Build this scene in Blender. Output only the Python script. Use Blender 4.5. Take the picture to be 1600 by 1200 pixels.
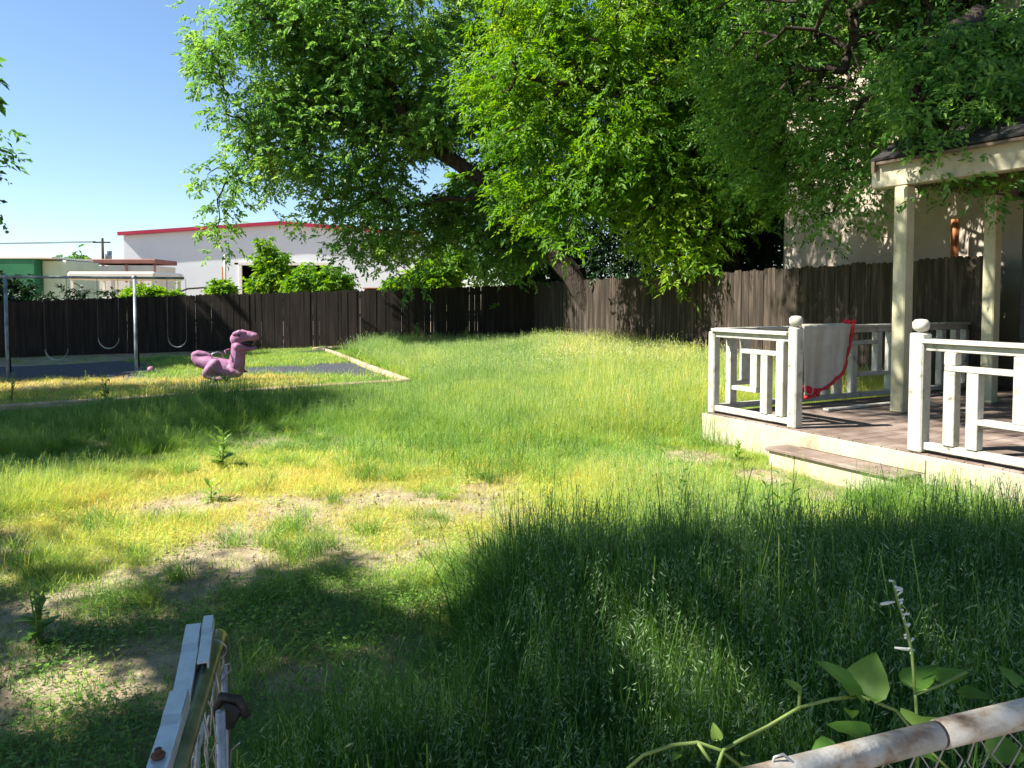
import bpy, math, random
import numpy as np
from mathutils import Vector, Matrix

for o in list(bpy.data.objects): bpy.data.objects.remove(o)
scene = bpy.context.scene
COL = scene.collection
R = math.radians
rng = np.random.default_rng(7)
random.seed(7)

# ------------------------------------------------------------------ camera, sky, sun, exposure
F = 1200.0; PITCH = R(2.5); HY = 465.0; EYE = 1.6
CY = HY + F*math.tan(PITCH)
cam = bpy.data.cameras.new('camera'); camo = bpy.data.objects.new('camera', cam); COL.objects.link(camo)
cam.sensor_width = 36; cam.lens = 36*F/1600; cam.shift_y = -(600-CY)/1600
cam.clip_start = 0.05; cam.clip_end = 2000
camo.location = (0, 0, EYE); camo.rotation_euler = (math.pi/2-PITCH, 0, 0)
scene.camera = camo

SUN_EL = R(47); SH = Vector((-1.0, -0.18)).normalized()
SDIR = Vector((SH.x*math.cos(SUN_EL), SH.y*math.cos(SUN_EL), math.sin(SUN_EL)))
world = bpy.data.worlds.new('World'); scene.world = world; world.use_nodes = True
wn = world.node_tree.nodes; wl = world.node_tree.links
bg = wn['Background']; sky = wn.new('ShaderNodeTexSky'); sky.sky_type = 'NISHITA'; sky.sun_disc = False
sky.sun_elevation = SUN_EL; sky.sun_rotation = math.atan2(SH.x, SH.y)
sky.air_density = 1.0; sky.dust_density = 0.15; sky.ozone_density = 4.5
wl.new(sky.outputs[0], bg.inputs[0]); bg.inputs[1].default_value = 0.069
sun = bpy.data.lights.new('sun', 'SUN'); sun.energy = 5.0; sun.angle = R(0.53); sun.color = (1, .95, .86)
suno = bpy.data.objects.new('sun', sun); COL.objects.link(suno)
suno.rotation_euler = SDIR.to_track_quat('Z', 'Y').to_euler()
scene.view_settings.view_transform = 'Standard'; scene.view_settings.look = 'None'
scene.view_settings.exposure = 1.5; scene.view_settings.gamma = 1
scene.render.engine = 'CYCLES'
scene.cycles.max_bounces = 4; scene.cycles.diffuse_bounces = 2; scene.cycles.transmission_bounces = 2
scene.cycles.glossy_bounces = 1; scene.cycles.transparent_max_bounces = 4; scene.cycles.caustics_reflective = False

# ------------------------------------------------------------------ helpers
def at_depth(px, py, Y):
    """world point seen at photo pixel (px,py) at depth Y"""
    xc = (px-800)/F; yc = -(py-CY)/F
    dy = math.cos(PITCH) + yc*math.sin(PITCH); dz = -math.sin(PITCH) + yc*math.cos(PITCH)
    return Vector((xc/dy*Y, Y, EYE + dz/dy*Y))
def at_z(px, py, z=0.0):
    p = at_depth(px, py, 1.0); s = (z-EYE)/(p.z-EYE)
    return Vector((p.x*s, s, z))

def hashn(ix, iy, seed):
    n = (ix*374761393 + iy*668265263 + seed*2246822519) & 0xffffffff
    n = ((n ^ (n >> 13))*1274126177) & 0xffffffff
    return ((n ^ (n >> 16)) & 0xffff)/65535.0
def noise(x, y, s=1.0, seed=0):
    x = np.asarray(x, float)/s; y = np.asarray(y, float)/s
    ix = np.floor(x).astype(np.int64); iy = np.floor(y).astype(np.int64); fx = x-ix; fy = y-iy
    fx = fx*fx*(3-2*fx); fy = fy*fy*(3-2*fy)
    a = hashn(ix, iy, seed); b = hashn(ix+1, iy, seed); c = hashn(ix, iy+1, seed); d = hashn(ix+1, iy+1, seed)
    return (a*(1-fx)+b*fx)*(1-fy) + (c*(1-fx)+d*fx)*fy
def fbm(x, y, s, seed=0):
    return .55*noise(x, y, s, seed)+.3*noise(x, y, s/2.1, seed+5)+.15*noise(x, y, s/4.3, seed+9)
def sst(a, b, x):
    t = np.clip((np.asarray(x, float)-a)/(b-a), 0, 1); return t*t*(3-2*t)

def ground_z(x, y):
    t = np.clip((np.asarray(y, float)-6)/18, 0, 1.15)
    base = t*np.clip(.18+.0315*np.asarray(x, float), -.45, .25)
    return base + .03*(noise(x, y, 2.3, 3)-.5) + .02*(noise(x, y, .6, 4)-.5)
def gz(x, y): return float(ground_z(np.array([x]), np.array([y]))[0])

def setp(o, label=None, cat=None, group=None, kind=None):
    if label: o['label'] = label
    if cat: o['category'] = cat
    if group: o['group'] = group
    if kind: o['kind'] = kind
    return o
def empty(name, loc, label, cat, group=None):
    o = bpy.data.objects.new(name, None); COL.objects.link(o); o.location = loc
    o.empty_display_size = .1
    return setp(o, label, cat, group)

class MB:
    """collects shapes in WORLD coordinates and links them as one mesh object"""
    def __init__(s): s.v = []; s.f = []; s.sm = []
    def add(s, vs, fs, smooth=False):
        n = len(s.v); s.v += [tuple(v) for v in vs]; s.f += [tuple(i+n for i in f) for f in fs]; s.sm += [smooth]*len(fs); return s
    def box(s, c, size, rot=None, bev=0.0):
        sx, sy, sz = [q/2 for q in size]; M = rot.to_3x3() if rot is not None else Matrix.Identity(3); c = Vector(c)
        b = min(bev, sx*.45, sy*.45, sz*.45)
        if b <= 0:
            P = [(x, y, z) for x in (-sx, sx) for y in (-sy, sy) for z in (-sz, sz)]
            return s.add([c+M@Vector(p) for p in P], [(0,1,3,2),(4,6,7,5),(0,4,5,1),(2,3,7,6),(0,2,6,4),(1,5,7,3)])
        import itertools
        P = []; idx = {}
        for sg in itertools.product((-1, 1), repeat=3):
            for a in range(3):
                q = [sg[0]*(sx-b), sg[1]*(sy-b), sg[2]*(sz-b)]; q[a] = sg[a]*[sx, sy, sz][a]
                idx[(sg, a)] = len(P); P.append(Vector(q))
        fs = []
        for a in range(3):
            o1, o2 = [k for k in range(3) if k != a]
            for sg in (-1, 1):
                ring = []
                for (p, q) in ((-1,-1),(1,-1),(1,1),(-1,1)):
                    t = [0,0,0]; t[a] = sg; t[o1] = p; t[o2] = q; ring.append(idx[(tuple(t), a)])
                fs.append(ring)
            for p in (-1, 1):
                for q in (-1, 1):
                    t0 = [0,0,0]; t0[o1] = p; t0[o2] = q; t0[a] = -1; t1 = list(t0); t1[a] = 1
                    fs.append([idx[(tuple(t0), o1)], idx[(tuple(t1), o1)], idx[(tuple(t1), o2)], idx[(tuple(t0), o2)]])
        for sg in itertools.product((-1, 1), repeat=3): fs.append([idx[(sg, a)] for a in range(3)])
        out = []
        for f in fs:                                    # orient outwards
            cc = sum((P[i] for i in f), Vector())/len(f); nn = (P[f[1]]-P[f[0]]).cross(P[f[2]]-P[f[0]])
            out.append(f if nn.dot(cc) > 0 else f[::-1])
        return s.add([c+M@p for p in P], out)
    def beam(s, a, b, w, h, up=Vector((0,0,1)), bev=0.0):
        a = Vector(a); b = Vector(b); d = (b-a); L = d.length; x = d/L
        if abs(x.dot(up)) > .95: up = Vector((0,1,0))
        y = up.cross(x).normalized(); z = x.cross(y)
        return s.box((a+b)/2, (L, w, h), Matrix((x, y, z)).transposed(), bev)
    def tube(s, pts, rad, n=8, caps=True):
        pts = [Vector(p) for p in pts]; m = len(pts)
        rad = [rad]*m if np.isscalar(rad) else list(rad)
        t0 = (pts[1]-pts[0]).normalized(); ref = Vector((0,0,1)) if abs(t0.z) < .9 else Vector((1,0,0))
        nrm = (ref - t0*ref.dot(t0)).normalized(); vs = []; fs = []
        for i in range(m):
            t = (pts[min(i+1, m-1)]-pts[max(i-1, 0)]).normalized()
            nn = nrm - t*nrm.dot(t)
            if nn.length > 1e-5: nrm = nn.normalized()
            b = t.cross(nrm)
            for k in range(n):
                a = 2*math.pi*k/n; vs.append(pts[i]+(nrm*math.cos(a)+b*math.sin(a))*rad[i])
        for i in range(m-1):
            for k in range(n): fs.append((i*n+k, i*n+(k+1)%n, (i+1)*n+(k+1)%n, (i+1)*n+k))
        if caps: fs.append(tuple(range(n))[::-1]); fs.append(tuple((m-1)*n+k for k in range(n)))
        return s.add(vs, fs, n > 4)
    def ball(s, c, r, nu=12, nv=8, sc=(1,1,1), smooth=True):
        c = Vector(c); vs = [c+Vector((0,0,r*sc[2]))]; fs = []
        for j in range(1, nv):
            th = math.pi*j/nv
            for i in range(nu):
                a = 2*math.pi*i/nu; vs.append(c+Vector((r*sc[0]*math.sin(th)*math.cos(a), r*sc[1]*math.sin(th)*math.sin(a), r*sc[2]*math.cos(th))))
        vs.append(c-Vector((0,0,r*sc[2]))); L = len(vs)-1
        for i in range(nu): fs.append((0, 1+i, 1+(i+1)%nu)); fs.append((L, L-nu+(i+1)%nu, L-nu+i))
        for j in range(nv-2):
            for i in range(nu): a = 1+j*nu; fs.append((a+i, a+nu+i, a+nu+(i+1)%nu, a+(i+1)%nu))
        return s.add(vs, fs, smooth)
    def build(s, name, mat, parent=None):
        me = bpy.data.meshes.new(name); org = parent_world(parent)
        me.from_pydata([(v[0]-org[0], v[1]-org[1], v[2]-org[2]) for v in s.v], [], s.f)
        me.polygons.foreach_set('use_smooth', s.sm); me.materials.append(mat); me.update()
        o = bpy.data.objects.new(name, me); COL.objects.link(o)
        if parent: o.parent = parent
        return o
def parent_world(p):
    t = Vector((0,0,0))
    while p: t += p.location; p = p.parent
    return t
def npmesh(name, verts, quads, mat, parent=None, attr=None, smooth=False, size=4):
    """big mesh from numpy arrays; quads (n,size)"""
    me = bpy.data.meshes.new(name); nv = len(verts); nf = len(quads); org = np.array(parent_world(parent))
    me.vertices.add(nv); me.vertices.foreach_set('co', (verts-org).astype(np.float32).ravel())
    me.loops.add(nf*size); me.loops.foreach_set('vertex_index', quads.astype(np.int32).ravel())
    me.polygons.add(nf); me.polygons.foreach_set('loop_start', np.arange(0, nf*size, size, dtype=np.int32))
    me.polygons.foreach_set('use_smooth', np.full(nf, smooth))
    me.update(calc_edges=True)
    if attr is not None:
        a = me.attributes.new('tint', 'FLOAT', 'POINT'); a.data.foreach_set('value', attr.astype(np.float32))
    me.materials.append(mat)
    o = bpy.data.objects.new(name, me); COL.objects.link(o)
    if parent: o.parent = parent
    return o

# ------------------------------------------------------------------ materials
def newmat(name):
    m = bpy.data.materials.new(name); m.use_nodes = True; nt = m.node_tree
    return m, nt, nt.nodes['Principled BSDF'], nt.nodes['Material Output']
def N(nt, t, **kw):
    n = nt.nodes.new(t)
    for k, v in kw.items(): setattr(n, k, v)
    return n
def ramp(nt, stops, src):
    r = N(nt, 'ShaderNodeValToRGB'); e = r.color_ramp.elements
    while len(e) < len(stops): e.new(.5)
    for q, (p, c) in zip(e, stops): q.position = p; q.color = (*c, 1)
    nt.links.new(src, r.inputs[0]); return r.outputs[0]
def noisemat(name, stops, scale=3, rough=.7, detail=6, stretch=None, bump=.3, bumpscale=None, metal=0, spec=.3, bdist=.01):
    m, nt, p, out = newmat(name); g = N(nt, 'ShaderNodeNewGeometry'); src = g.outputs['Position']
    if stretch:
        mp = N(nt, 'ShaderNodeMapping'); mp.inputs['Scale'].default_value = stretch; nt.links.new(src, mp.inputs[0]); src = mp.outputs[0]
    t = N(nt, 'ShaderNodeTexNoise'); t.inputs['Scale'].default_value = scale; t.inputs['Detail'].default_value = detail; t.inputs['Roughness'].default_value = .62
    nt.links.new(src, t.inputs['Vector'])
    nt.links.new(ramp(nt, stops, t.outputs[0]), p.inputs['Base Color'])
    p.inputs['Roughness'].default_value = rough; p.inputs['Metallic'].default_value = metal; p.inputs['Specular IOR Level'].default_value = spec
    if bump:
        t2 = N(nt, 'ShaderNodeTexNoise'); t2.inputs['Scale'].default_value = bumpscale or scale*4; t2.inputs['Detail'].default_value = 4
        nt.links.new(src, t2.inputs['Vector'])
        b = N(nt, 'ShaderNodeBump'); b.inputs['Strength'].default_value = bump; b.inputs['Distance'].default_value = bdist
        nt.links.new(t2.outputs[0], b.inputs['Height']); nt.links.new(b.outputs[0], p.inputs['Normal'])
    return m
def leafmat(name, stops, instancer=False, trans=.45, rough=.5, spec=.35):
    m, nt, p, out = newmat(name)
    a = N(nt, 'ShaderNodeAttribute'); a.attribute_name = 'tint'; a.attribute_type = 'INSTANCER' if instancer else 'GEOMETRY'
    g = N(nt, 'ShaderNodeNewGeometry')
    n = N(nt, 'ShaderNodeTexNoise'); n.inputs['Scale'].default_value = 40.0; n.inputs['Detail'].default_value = 2; nt.links.new(g.outputs['Position'], n.inputs['Vector'])
    ma = N(nt, 'ShaderNodeMath', operation='MULTIPLY_ADD'); ma.inputs[1].default_value = .45; ma.inputs[2].default_value = -.22
    nt.links.new(n.outputs[0], ma.inputs[0])
    ad = N(nt, 'ShaderNodeMath', operation='ADD', use_clamp=True); nt.links.new(ma.outputs[0], ad.inputs[0]); nt.links.new(a.outputs['Fac'], ad.inputs[1])
    c = ramp(nt, stops, ad.outputs[0])
    nt.links.new(c, p.inputs['Base Color']); p.inputs['Roughness'].default_value = rough; p.inputs['Specular IOR Level'].default_value = spec
    tr = N(nt, 'ShaderNodeBsdfTranslucent')
    hs = N(nt, 'ShaderNodeHueSaturation'); hs.inputs['Hue'].default_value = .485; hs.inputs['Saturation'].default_value = 1.1; hs.inputs['Value'].default_value = 1.55
    nt.links.new(c, hs.inputs['Color']); nt.links.new(hs.outputs[0], tr.inputs[0])
    mx = N(nt, 'ShaderNodeMixShader'); mx.inputs[0].default_value = trans
    nt.links.new(p.outputs[0], mx.inputs[1]); nt.links.new(tr.outputs[0], mx.inputs[2]); nt.links.new(mx.outputs[0], out.inputs[0])
    return m

M = {}
M['dirt'] = noisemat('dirt', [(.3, (.16,.12,.075)), (.5, (.30,.235,.155)), (.7, (.39,.32,.22))], 5.5, .95, 10, bump=.6, bumpscale=45, bdist=.02)
M['mulch'] = noisemat('rubber_mulch', [(.35, (.012,.013,.016)), (.5, (.05,.056,.066)), (.68, (.13,.14,.165))], 28, .9, 8, bump=1, bumpscale=40, bdist=.03)
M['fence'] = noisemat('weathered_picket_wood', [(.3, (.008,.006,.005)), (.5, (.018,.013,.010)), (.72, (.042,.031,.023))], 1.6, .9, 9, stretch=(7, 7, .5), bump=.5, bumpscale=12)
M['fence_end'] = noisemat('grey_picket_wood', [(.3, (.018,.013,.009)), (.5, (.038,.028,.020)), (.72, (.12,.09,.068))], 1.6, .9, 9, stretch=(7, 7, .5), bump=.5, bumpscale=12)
M['bark'] = noisemat('bark', [(.3, (.018,.013,.010)), (.55, (.050,.037,.028)), (.75, (.10,.078,.06))], 5, .95, 8, stretch=(2, 2, .6), bump=1, bumpscale=18, bdist=.03)
M['cream'] = noisemat('cream_paint', [(.3, (.27,.23,.15)), (.42, (.41,.37,.25)), (.7, (.48,.44,.32))], 3.5, .6, 8, bump=.15)
M['postcream'] = noisemat('cream_post_paint', [(.3, (.38,.35,.21)), (.45, (.47,.44,.28)), (.7, (.53,.50,.33))], 4, .5, 6, bump=.1)
M['white'] = noisemat('chipped_white_paint', [(.29, (.12,.10,.08)), (.36, (.34,.31,.26)), (.47, (.46,.435,.375)), (.7, (.54,.515,.455))], 9, .6, 9, bump=.2)
M['deck'] = noisemat('worn_brown_deck_paint', [(.3, (.09,.062,.05)), (.5, (.19,.14,.112)), (.7, (.32,.26,.22))], 2.6, .85, 10, stretch=(1, 1, 1), bump=.3)
M['shingle'] = noisemat('dark_shingles', [(.3, (.012,.012,.011)), (.6, (.03,.028,.026)), (.8, (.05,.048,.045))], 14, .95, 5, bump=.7)
M['ceiling'] = noisemat('brown_porch_ceiling', [(.3, (.10,.075,.05)), (.7, (.17,.13,.09))], 3, .8)
M['housewall'] = noisemat('dark_house_siding', [(.3, (.05,.05,.05)), (.7, (.085,.08,.075))], 2, .8)
M['stucco'] = noisemat('beige_stucco', [(.3, (.36,.30,.24)), (.5, (.42,.36,.29)), (.7, (.47,.41,.34))], 1.2, .95, 8, bump=.4, bumpscale=60)
M['rust'] = noisemat('rust', [(.35, (.22,.07,.03)), (.65, (.42,.16,.06))], 8, .8)
M['oldrust'] = noisemat('dark_rust', [(.35, (.05,.02,.012)), (.65, (.13,.06,.035))], 40, .8)
M['metalwall'] = noisemat('white_metal_siding', [(.3, (.66,.67,.67)), (.7, (.73,.74,.74))], .4, .5, 4, bump=0)
M['redtrim'] = noisemat('red_trim', [(.3, (.36,.02,.05)), (.7, (.44,.03,.07))], 1, .4, bump=0)
M['dark'] = noisemat('dark_void', [(.3, (.015,.015,.017)), (.7, (.03,.03,.03))], 2, .8, bump=0)
M['timber'] = noisemat('landscape_timber', [(.3, (.22,.14,.09)), (.5, (.42,.30,.20)), (.7, (.56,.44,.32))], 2.5, .9, 9, stretch=(2, 2, 4), bump=.4)
M['brick'] = noisemat('orange_debris', [(.3, (.30,.13,.07)), (.7, (.55,.30,.18))], 9, .9)
M['purple'] = noisemat('purple_moulded_plastic', [(.25, (.19,.07,.14)), (.5, (.30,.125,.225)), (.75, (.36,.22,.29))], 5, .68, 7, bump=.15, spec=.25)
M['black'] = noisemat('black_steel', [(.3, (.015,.015,.015)), (.7, (.05,.045,.04))], 12, .5)
M['eye'] = noisemat('dark_eye_paint', [(.3, (.02,.01,.02)), (.7, (.03,.02,.03))], 4, .3, bump=0)
M['swingpole'] = noisemat('worn_blue_grey_steel', [(.3, (.10,.12,.14)), (.5, (.22,.25,.28)), (.7, (.38,.40,.42))], 5, .45, 6, stretch=(1,1,.6), bump=.1, metal=.2)
M['strap'] = noisemat('grey_strap', [(.3, (.28,.28,.26)), (.7, (.42,.42,.38))], 9, .6)
M['galv'] = noisemat('galvanised_steel', [(.3, (.22,.23,.23)), (.5, (.36,.37,.37)), (.75, (.50,.50,.49))], 14, .42, 8, bump=.15, metal=.6)
M['olive'] = noisemat('olive_galvanised_pipe', [(.3, (.10,.11,.06)), (.5, (.19,.20,.11)), (.75, (.30,.30,.18))], 12, .35, 8, bump=.1, metal=.5)
M['alu'] = noisemat('aluminium_strip', [(.3, (.50,.51,.54)), (.6, (.62,.64,.68)), (.8, (.70,.71,.74))], 18, .38, 9, bump=.12, metal=.35)
M['rustpipe'] = noisemat('rusty_cream_pipe', [(.28, (.12,.07,.04)), (.38, (.30,.20,.13)), (.47, (.46,.39,.31)), (.60, (.56,.53,.47))], 15, .55, 8, stretch=(1, 1.5, 1.5), bump=.2)
M['cloth'] = noisemat('beige_knit_cloth', [(.3, (.48,.43,.34)), (.7, (.62,.57,.47))], 6, .95, 8, bump=.5, bumpscale=120, bdist=.004)
M['red'] = noisemat('red_trim_cloth', [(.3, (.55,.02,.03)), (.7, (.75,.05,.06))], 20, .8)
M['pink'] = noisemat('faded_pink_plastic', [(.3, (.48,.20,.27)), (.7, (.60,.28,.35))], 20, .5)
M['green_box'] = noisemat('green_metal', [(.3, (.02,.13,.05)), (.7, (.03,.19,.08))], 1, .5, bump=0)
M['palegreen'] = noisemat('pale_green_metal', [(.3, (.42,.52,.36)), (.7, (.54,.62,.46))], 1, .5, bump=0)
M['offwhite'] = noisemat('cream_metal', [(.3, (.66,.60,.50)), (.7, (.76,.72,.62))], 1, .5, bump=0)
M['redbrown'] = noisemat('red_brown_roof', [(.3, (.22,.09,.07)), (.7, (.34,.15,.12))], 1, .7, bump=0)
M['asphalt'] = noisemat('dusty_yard', [(.3, (.17,.15,.12)), (.7, (.28,.25,.2))], .4, .9)
M['stem'] = noisemat('green_stem', [(.3, (.14,.22,.05)), (.7, (.26,.34,.10))], 20, .5, bump=0)
M['flower'] = noisemat('white_petals', [(.3, (.6,.6,.5)), (.7, (.75,.75,.68))], 20, .6, bump=0)
M['grass'] = leafmat('grass_blades', [(0, (.030,.085,.012)), (.3, (.080,.195,.026)), (.55, (.22,.38,.070)), (.78, (.50,.56,.10)), (1, (.70,.52,.17))], False, .38)
M['seed'] = leafmat('grass_seed_heads', [(0, (.12,.20,.08)), (.4, (.27,.38,.18)), (.7, (.45,.50,.25)), (1, (.60,.50,.26))], False, .3)
M['leaf_dark'] = leafmat('ash_leaves', [(0, (.02,.07,.018)), (.4, (.07,.185,.040)), (.75, (.16,.32,.060)), (1, (.26,.40,.08))], trans=.5)
M['leaf_bright'] = leafmat('spring_leaves', [(0, (.03,.10,.010)), (.35, (.075,.20,.020)), (.7, (.16,.32,.028)), (1, (.30,.42,.045))], trans=.5)
M['leaf_deep'] = leafmat('evergreen_leaves', [(0, (.006,.022,.006)), (.5, (.015,.05,.012)), (1, (.04,.10,.02))], trans=.25)
M['weed'] = leafmat('weed_leaves', [(0, (.05,.14,.02)), (.5, (.12,.26,.04)), (1, (.24,.36,.07))], trans=.4)

# ------------------------------------------------------------------ ground
xs = np.concatenate([[-400,-200,-100,-60,-35], np.arange(-24, 14.01, .25), [20,35,60,100,200,400]])
ys = np.concatenate([[-60,-20,-6,-2], np.arange(0, 27.01, .25), [30,36,45,60,90,150,300,700]])
gx, gy = np.meshgrid(xs, ys); gzz = ground_z(gx, gy)
gzz = np.where((gy > 27) | (gx < -24), gzz*0-.25, gzz)
V = np.stack([gx, gy, gzz], -1).reshape(-1, 3); nx = len(xs)
ii, jj = np.meshgrid(np.arange(nx-1), np.arange(len(ys)-1)); a = (jj*nx+ii).ravel()
g = npmesh('ground', V, np.stack([a, a+1, a+1+nx, a+nx], -1), M['dirt'], smooth=True); setp(g, 'bare tan soil of the backyard showing through the grass', 'ground', kind='structure')

# play pit (mulch surface) and its timber border
PR = at_z(638, 602, .03); PL = at_z(-60, 647, -.02); PB = at_z(503, 544, .06)
PB.y = min(PB.y, 23.3); PBL = PB + (PL-PR)*1.6
def quad_sheet(name, corners, n, mat, dz):
    A, B, C_, D = corners; vs = []; fs = []
    for j in range(n+1):
        for i in range(n+1):
            s, t = i/n, j/n; p = (A*(1-s)+B*s)*(1-t) + (D*(1-s)+C_*s)*t
            vs.append((p.x, p.y, gz(p.x, p.y)+dz))
    for j in range(n):
        for i in range(n): k = j*(n+1)+i; fs.append((k, k+1, k+n+2, k+n+1))
    return MB().add(vs, fs, True).build(name, mat)
PLL = PR + (PL-PR)*1.6
setp(quad_sheet('playground_surface', (PR, PLL, PBL, PB), 60, M['mulch'], .012), 'dark grey rubber mulch inside the timber border', 'play surface', kind='structure')
def in_pit(x, y):
    e1 = (PLL-PR); e2 = (PB-PR); det = e1.x*e2.y-e1.y*e2.x
    rx = x-PR.x; ry = y-PR.y
    s = (rx*e2.y-ry*e2.x)/det; t = (e1.x*ry-e1.y*rx)/det
    return (s > 0) & (s < 1) & (t > 0) & (t < 1), s, t
def timber(a, b, label):
    mid = (a+b)/2; r = empty('landscape_timber', (mid.x, mid.y, gz(mid.x, mid.y)), label, 'timber edging', 'timbers around the play pit')
    n = 3; mb = None
    for k in range(n):
        p = a.lerp(b, k/n+.004); q = a.lerp(b, (k+1)/n-.004)
        mb = MB(); mb.beam((p.x, p.y, gz(p.x, p.y)+.04), (q.x, q.y, gz(q.x, q.y)+.04), .12, .11, bev=.022); mb.build('timber', M['timber'], r)
timber(PR, PB, 'weathered timber edging running back to the fence on the right side of the play pit')
timber(PR, PLL, 'low timber edging along the front of the play pit beneath the purple rider')
p0 = at_depth(488, 534, 23.4); p1 = at_depth(645, 536, 23.2)
timber(Vector((p0.x, p0.y, 0)), Vector((p1.x, p1.y, 0)), 'dark board lying along the foot of the far fence')

# ------------------------------------------------------------------ picket fences
def fence(name_label, pts, htop, mat, group, wid=.105, gap=.0, post_every=2.4, slit=lambda x: 0.0):
    """pts: list of (x,y,ztop)"""
    c = pts[len(pts)//2]; root = empty('picket_fence', (c[0], c[1], gz(c[0], c[1])), name_label, 'wooden fence', group)
    mb = MB(); rails = []; posts = []
    for (x0, y0, z0), (x1, y1, z1) in zip(pts[:-1], pts[1:]):
        L = math.hypot(x1-x0, y1-y0); d = Vector((x1-x0, y1-y0, 0))/L; nrm = Vector((d.y, -d.x, 0))
        if nrm.dot(Vector((-x0, -y0, 0))) < 0: nrm = -nrm
        s = 0
        while s < L:
            w = wid*random.uniform(.93, 1.03); t = s/L; x = x0+(x1-x0)*t; y = y0+(y1-y0)*t
            zt = z0+(z1-z0)*t+random.uniform(-.025, .02); zb = gz(x, y)-.05
            lean = random.uniform(-.006, .006)
            o = Vector((x, y, 0))+nrm*random.uniform(-.004, .006)+nrm*.02
            ww = w-gap-(random.choice([.003, .006, .011]) if random.random() < slit(x) else -.004)
            o = o+nrm*(.006 if random.random() < .5 else 0)
            a = o; b = o+d*ww; th = nrm*.018; cut = .03
            prof = [(a, zb), (b, zb), (b+d*lean, zt-cut), (b+d*(lean-cut), zt), (a+d*(lean+cut), zt), (a+d*lean, zt-cut)]
            vs = [Vector((p.x, p.y, z)) for p, z in prof] + [Vector((p.x+th.x, p.y+th.y, z)) for p, z in prof]
            fs = [tuple(range(6))[::-1], tuple(range(6, 12))] + [(k, (k+1) % 6, 6+(k+1) % 6, 6+k) for k in range(6)]
            mb.add(vs, fs); s += w
        npo = max(1, int(round(L/post_every)))
        for k in range(npo+1):
            t = k/npo; x = x0+(x1-x0)*t - nrm.x*.09; y = y0+(y1-y0)*t - nrm.y*.09; posts.append((x, y, z0+(z1-z0)*t-.1))
        for hh in (.35, 1.0, 1.6):
            zb0 = gz(x0, y0)+hh; zb1 = gz(x1, y1)+hh
            rails.append((Vector((x0, y0, zb0))-nrm*.025, Vector((x1, y1, zb1))-nrm*.025))
    mb.build('picket_panel', mat, root)
    for a, b in rails: MB().beam(a, b, .04, .09).build('rail', M['fence'], root)
    for x, y, z in posts: MB().box((x, y, (z+gz(x, y))/2), (.09, .09, z-gz(x, y)+.1)).build('post', M['fence'], root)
    return root
def top_at(px, py, Y):
    p = at_depth(px, py, Y); return (p.x, p.y, p.z)
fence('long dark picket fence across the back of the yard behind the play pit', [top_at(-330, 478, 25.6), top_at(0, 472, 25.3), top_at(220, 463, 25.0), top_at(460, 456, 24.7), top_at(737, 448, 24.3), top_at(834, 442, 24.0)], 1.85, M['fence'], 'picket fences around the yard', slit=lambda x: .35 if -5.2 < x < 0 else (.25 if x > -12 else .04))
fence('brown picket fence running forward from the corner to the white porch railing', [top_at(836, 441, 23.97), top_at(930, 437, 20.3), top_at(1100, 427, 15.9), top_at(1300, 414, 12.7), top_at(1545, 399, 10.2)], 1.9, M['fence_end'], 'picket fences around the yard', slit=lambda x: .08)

# ------------------------------------------------------------------ house with porch
C0 = Vector((2.14, 8.33, 0)); U = Vector((.467, -.884, 0)).normalized(); Vv = Vector((.884, .467, 0)).normalized(); DZ = .35
def P(u, v, z): return C0+U*u+Vv*v+Vector((0, 0, z))
RM = Matrix((U, Vv, Vector((0,0,1)))).transposed()
house = empty('house', P(2.5, 2.5, 0), 'house with a white railed porch deck, cream beam and dark shingle roof', 'house')
def ubox(mb, u0, u1, v0, v1, z0, z1, bev=0.0):
    return mb.box(P((u0+u1)/2, (v0+v1)/2, (z0+z1)/2), (u1-u0, v1-v0, z1-z0), RM, bev)
# deck boards (run along v)
mb = MB(); u = 0.0
ubox(MB(), .02, 8, .02, 5.2, -.1, DZ-.035).build('deck_base', M['cream'], house)
while u < 8:
    w = .142; ubox(mb, u, u+w-.004, -.015, 5.2, DZ-.033, DZ+random.uniform(-.002, .002), .003); u += w
mb.build('deck_floor', M['deck'], house)
ubox(MB(), -.03, 8, -.045, -.017, -.1, DZ-.012, .004).build('fascia_board', M['cream'], house)
ubox(MB(), -.05, -.02, -.045, 5.2, -.1, DZ-.012, .004).build('fascia_board', M['cream'], house)
st = ubox(MB(), 1.17, 2.48, -.31, -.047, -.1, .165).build('step', M['cream'], house)
ubox(MB(), 1.14, 2.51, -.34, -.046, .167, .20, .008).build('tread', M['deck'], st)
ubox(MB(), 1.30, 2.55, -.055, -.046, .205, .31).build('riser', M['cream'], house)
# railings
def rail_group(name_pts):
    return None
HB, H2, H1, HT = .42, .66, 1.05, 1.27
bw, bt = .090, .045
def railing(axis, a0, a1, verts, hors, off=0.0):
    """axis 'u': along u at v=off; 'v': along v at u=off; verts: (pos,z0,z1); hors: (p0,p1,z)"""
    def bx(mb, p0, p1, z0, z1, t=bt, bev=.005):
        if axis == 'u': ubox(mb, p0, p1, off-t/2, off+t/2, z0, z1, bev)
        else: ubox(mb, off-t/2, off+t/2, p0, p1, z0, z1, bev)
        return mb
    top = bx(MB(), a0, a1, HT-.035, HT, .13).build('top_rail', M['white'], house)
    r = top
    bx(MB(), a0, a1, HB-.04, HB+.02, .06).build('bottom_rail', M['white'], r)
    bx(MB(), a0, a1, HT-.095, HT-.037, .05).build('under_rail', M['white'], r)
    for p, z0, z1 in verts: bx(MB(), p-bw/2, p+bw/2, z0, z1, .084).build('baluster', M['white'], r)
    for p0, p1, z in hors: bx(MB(), p0, p1, z-.022, z+.022, .09).build('cross_bar', M['white'], r)
    return r
lo, hi = HB+.022, HT-.097
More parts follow.
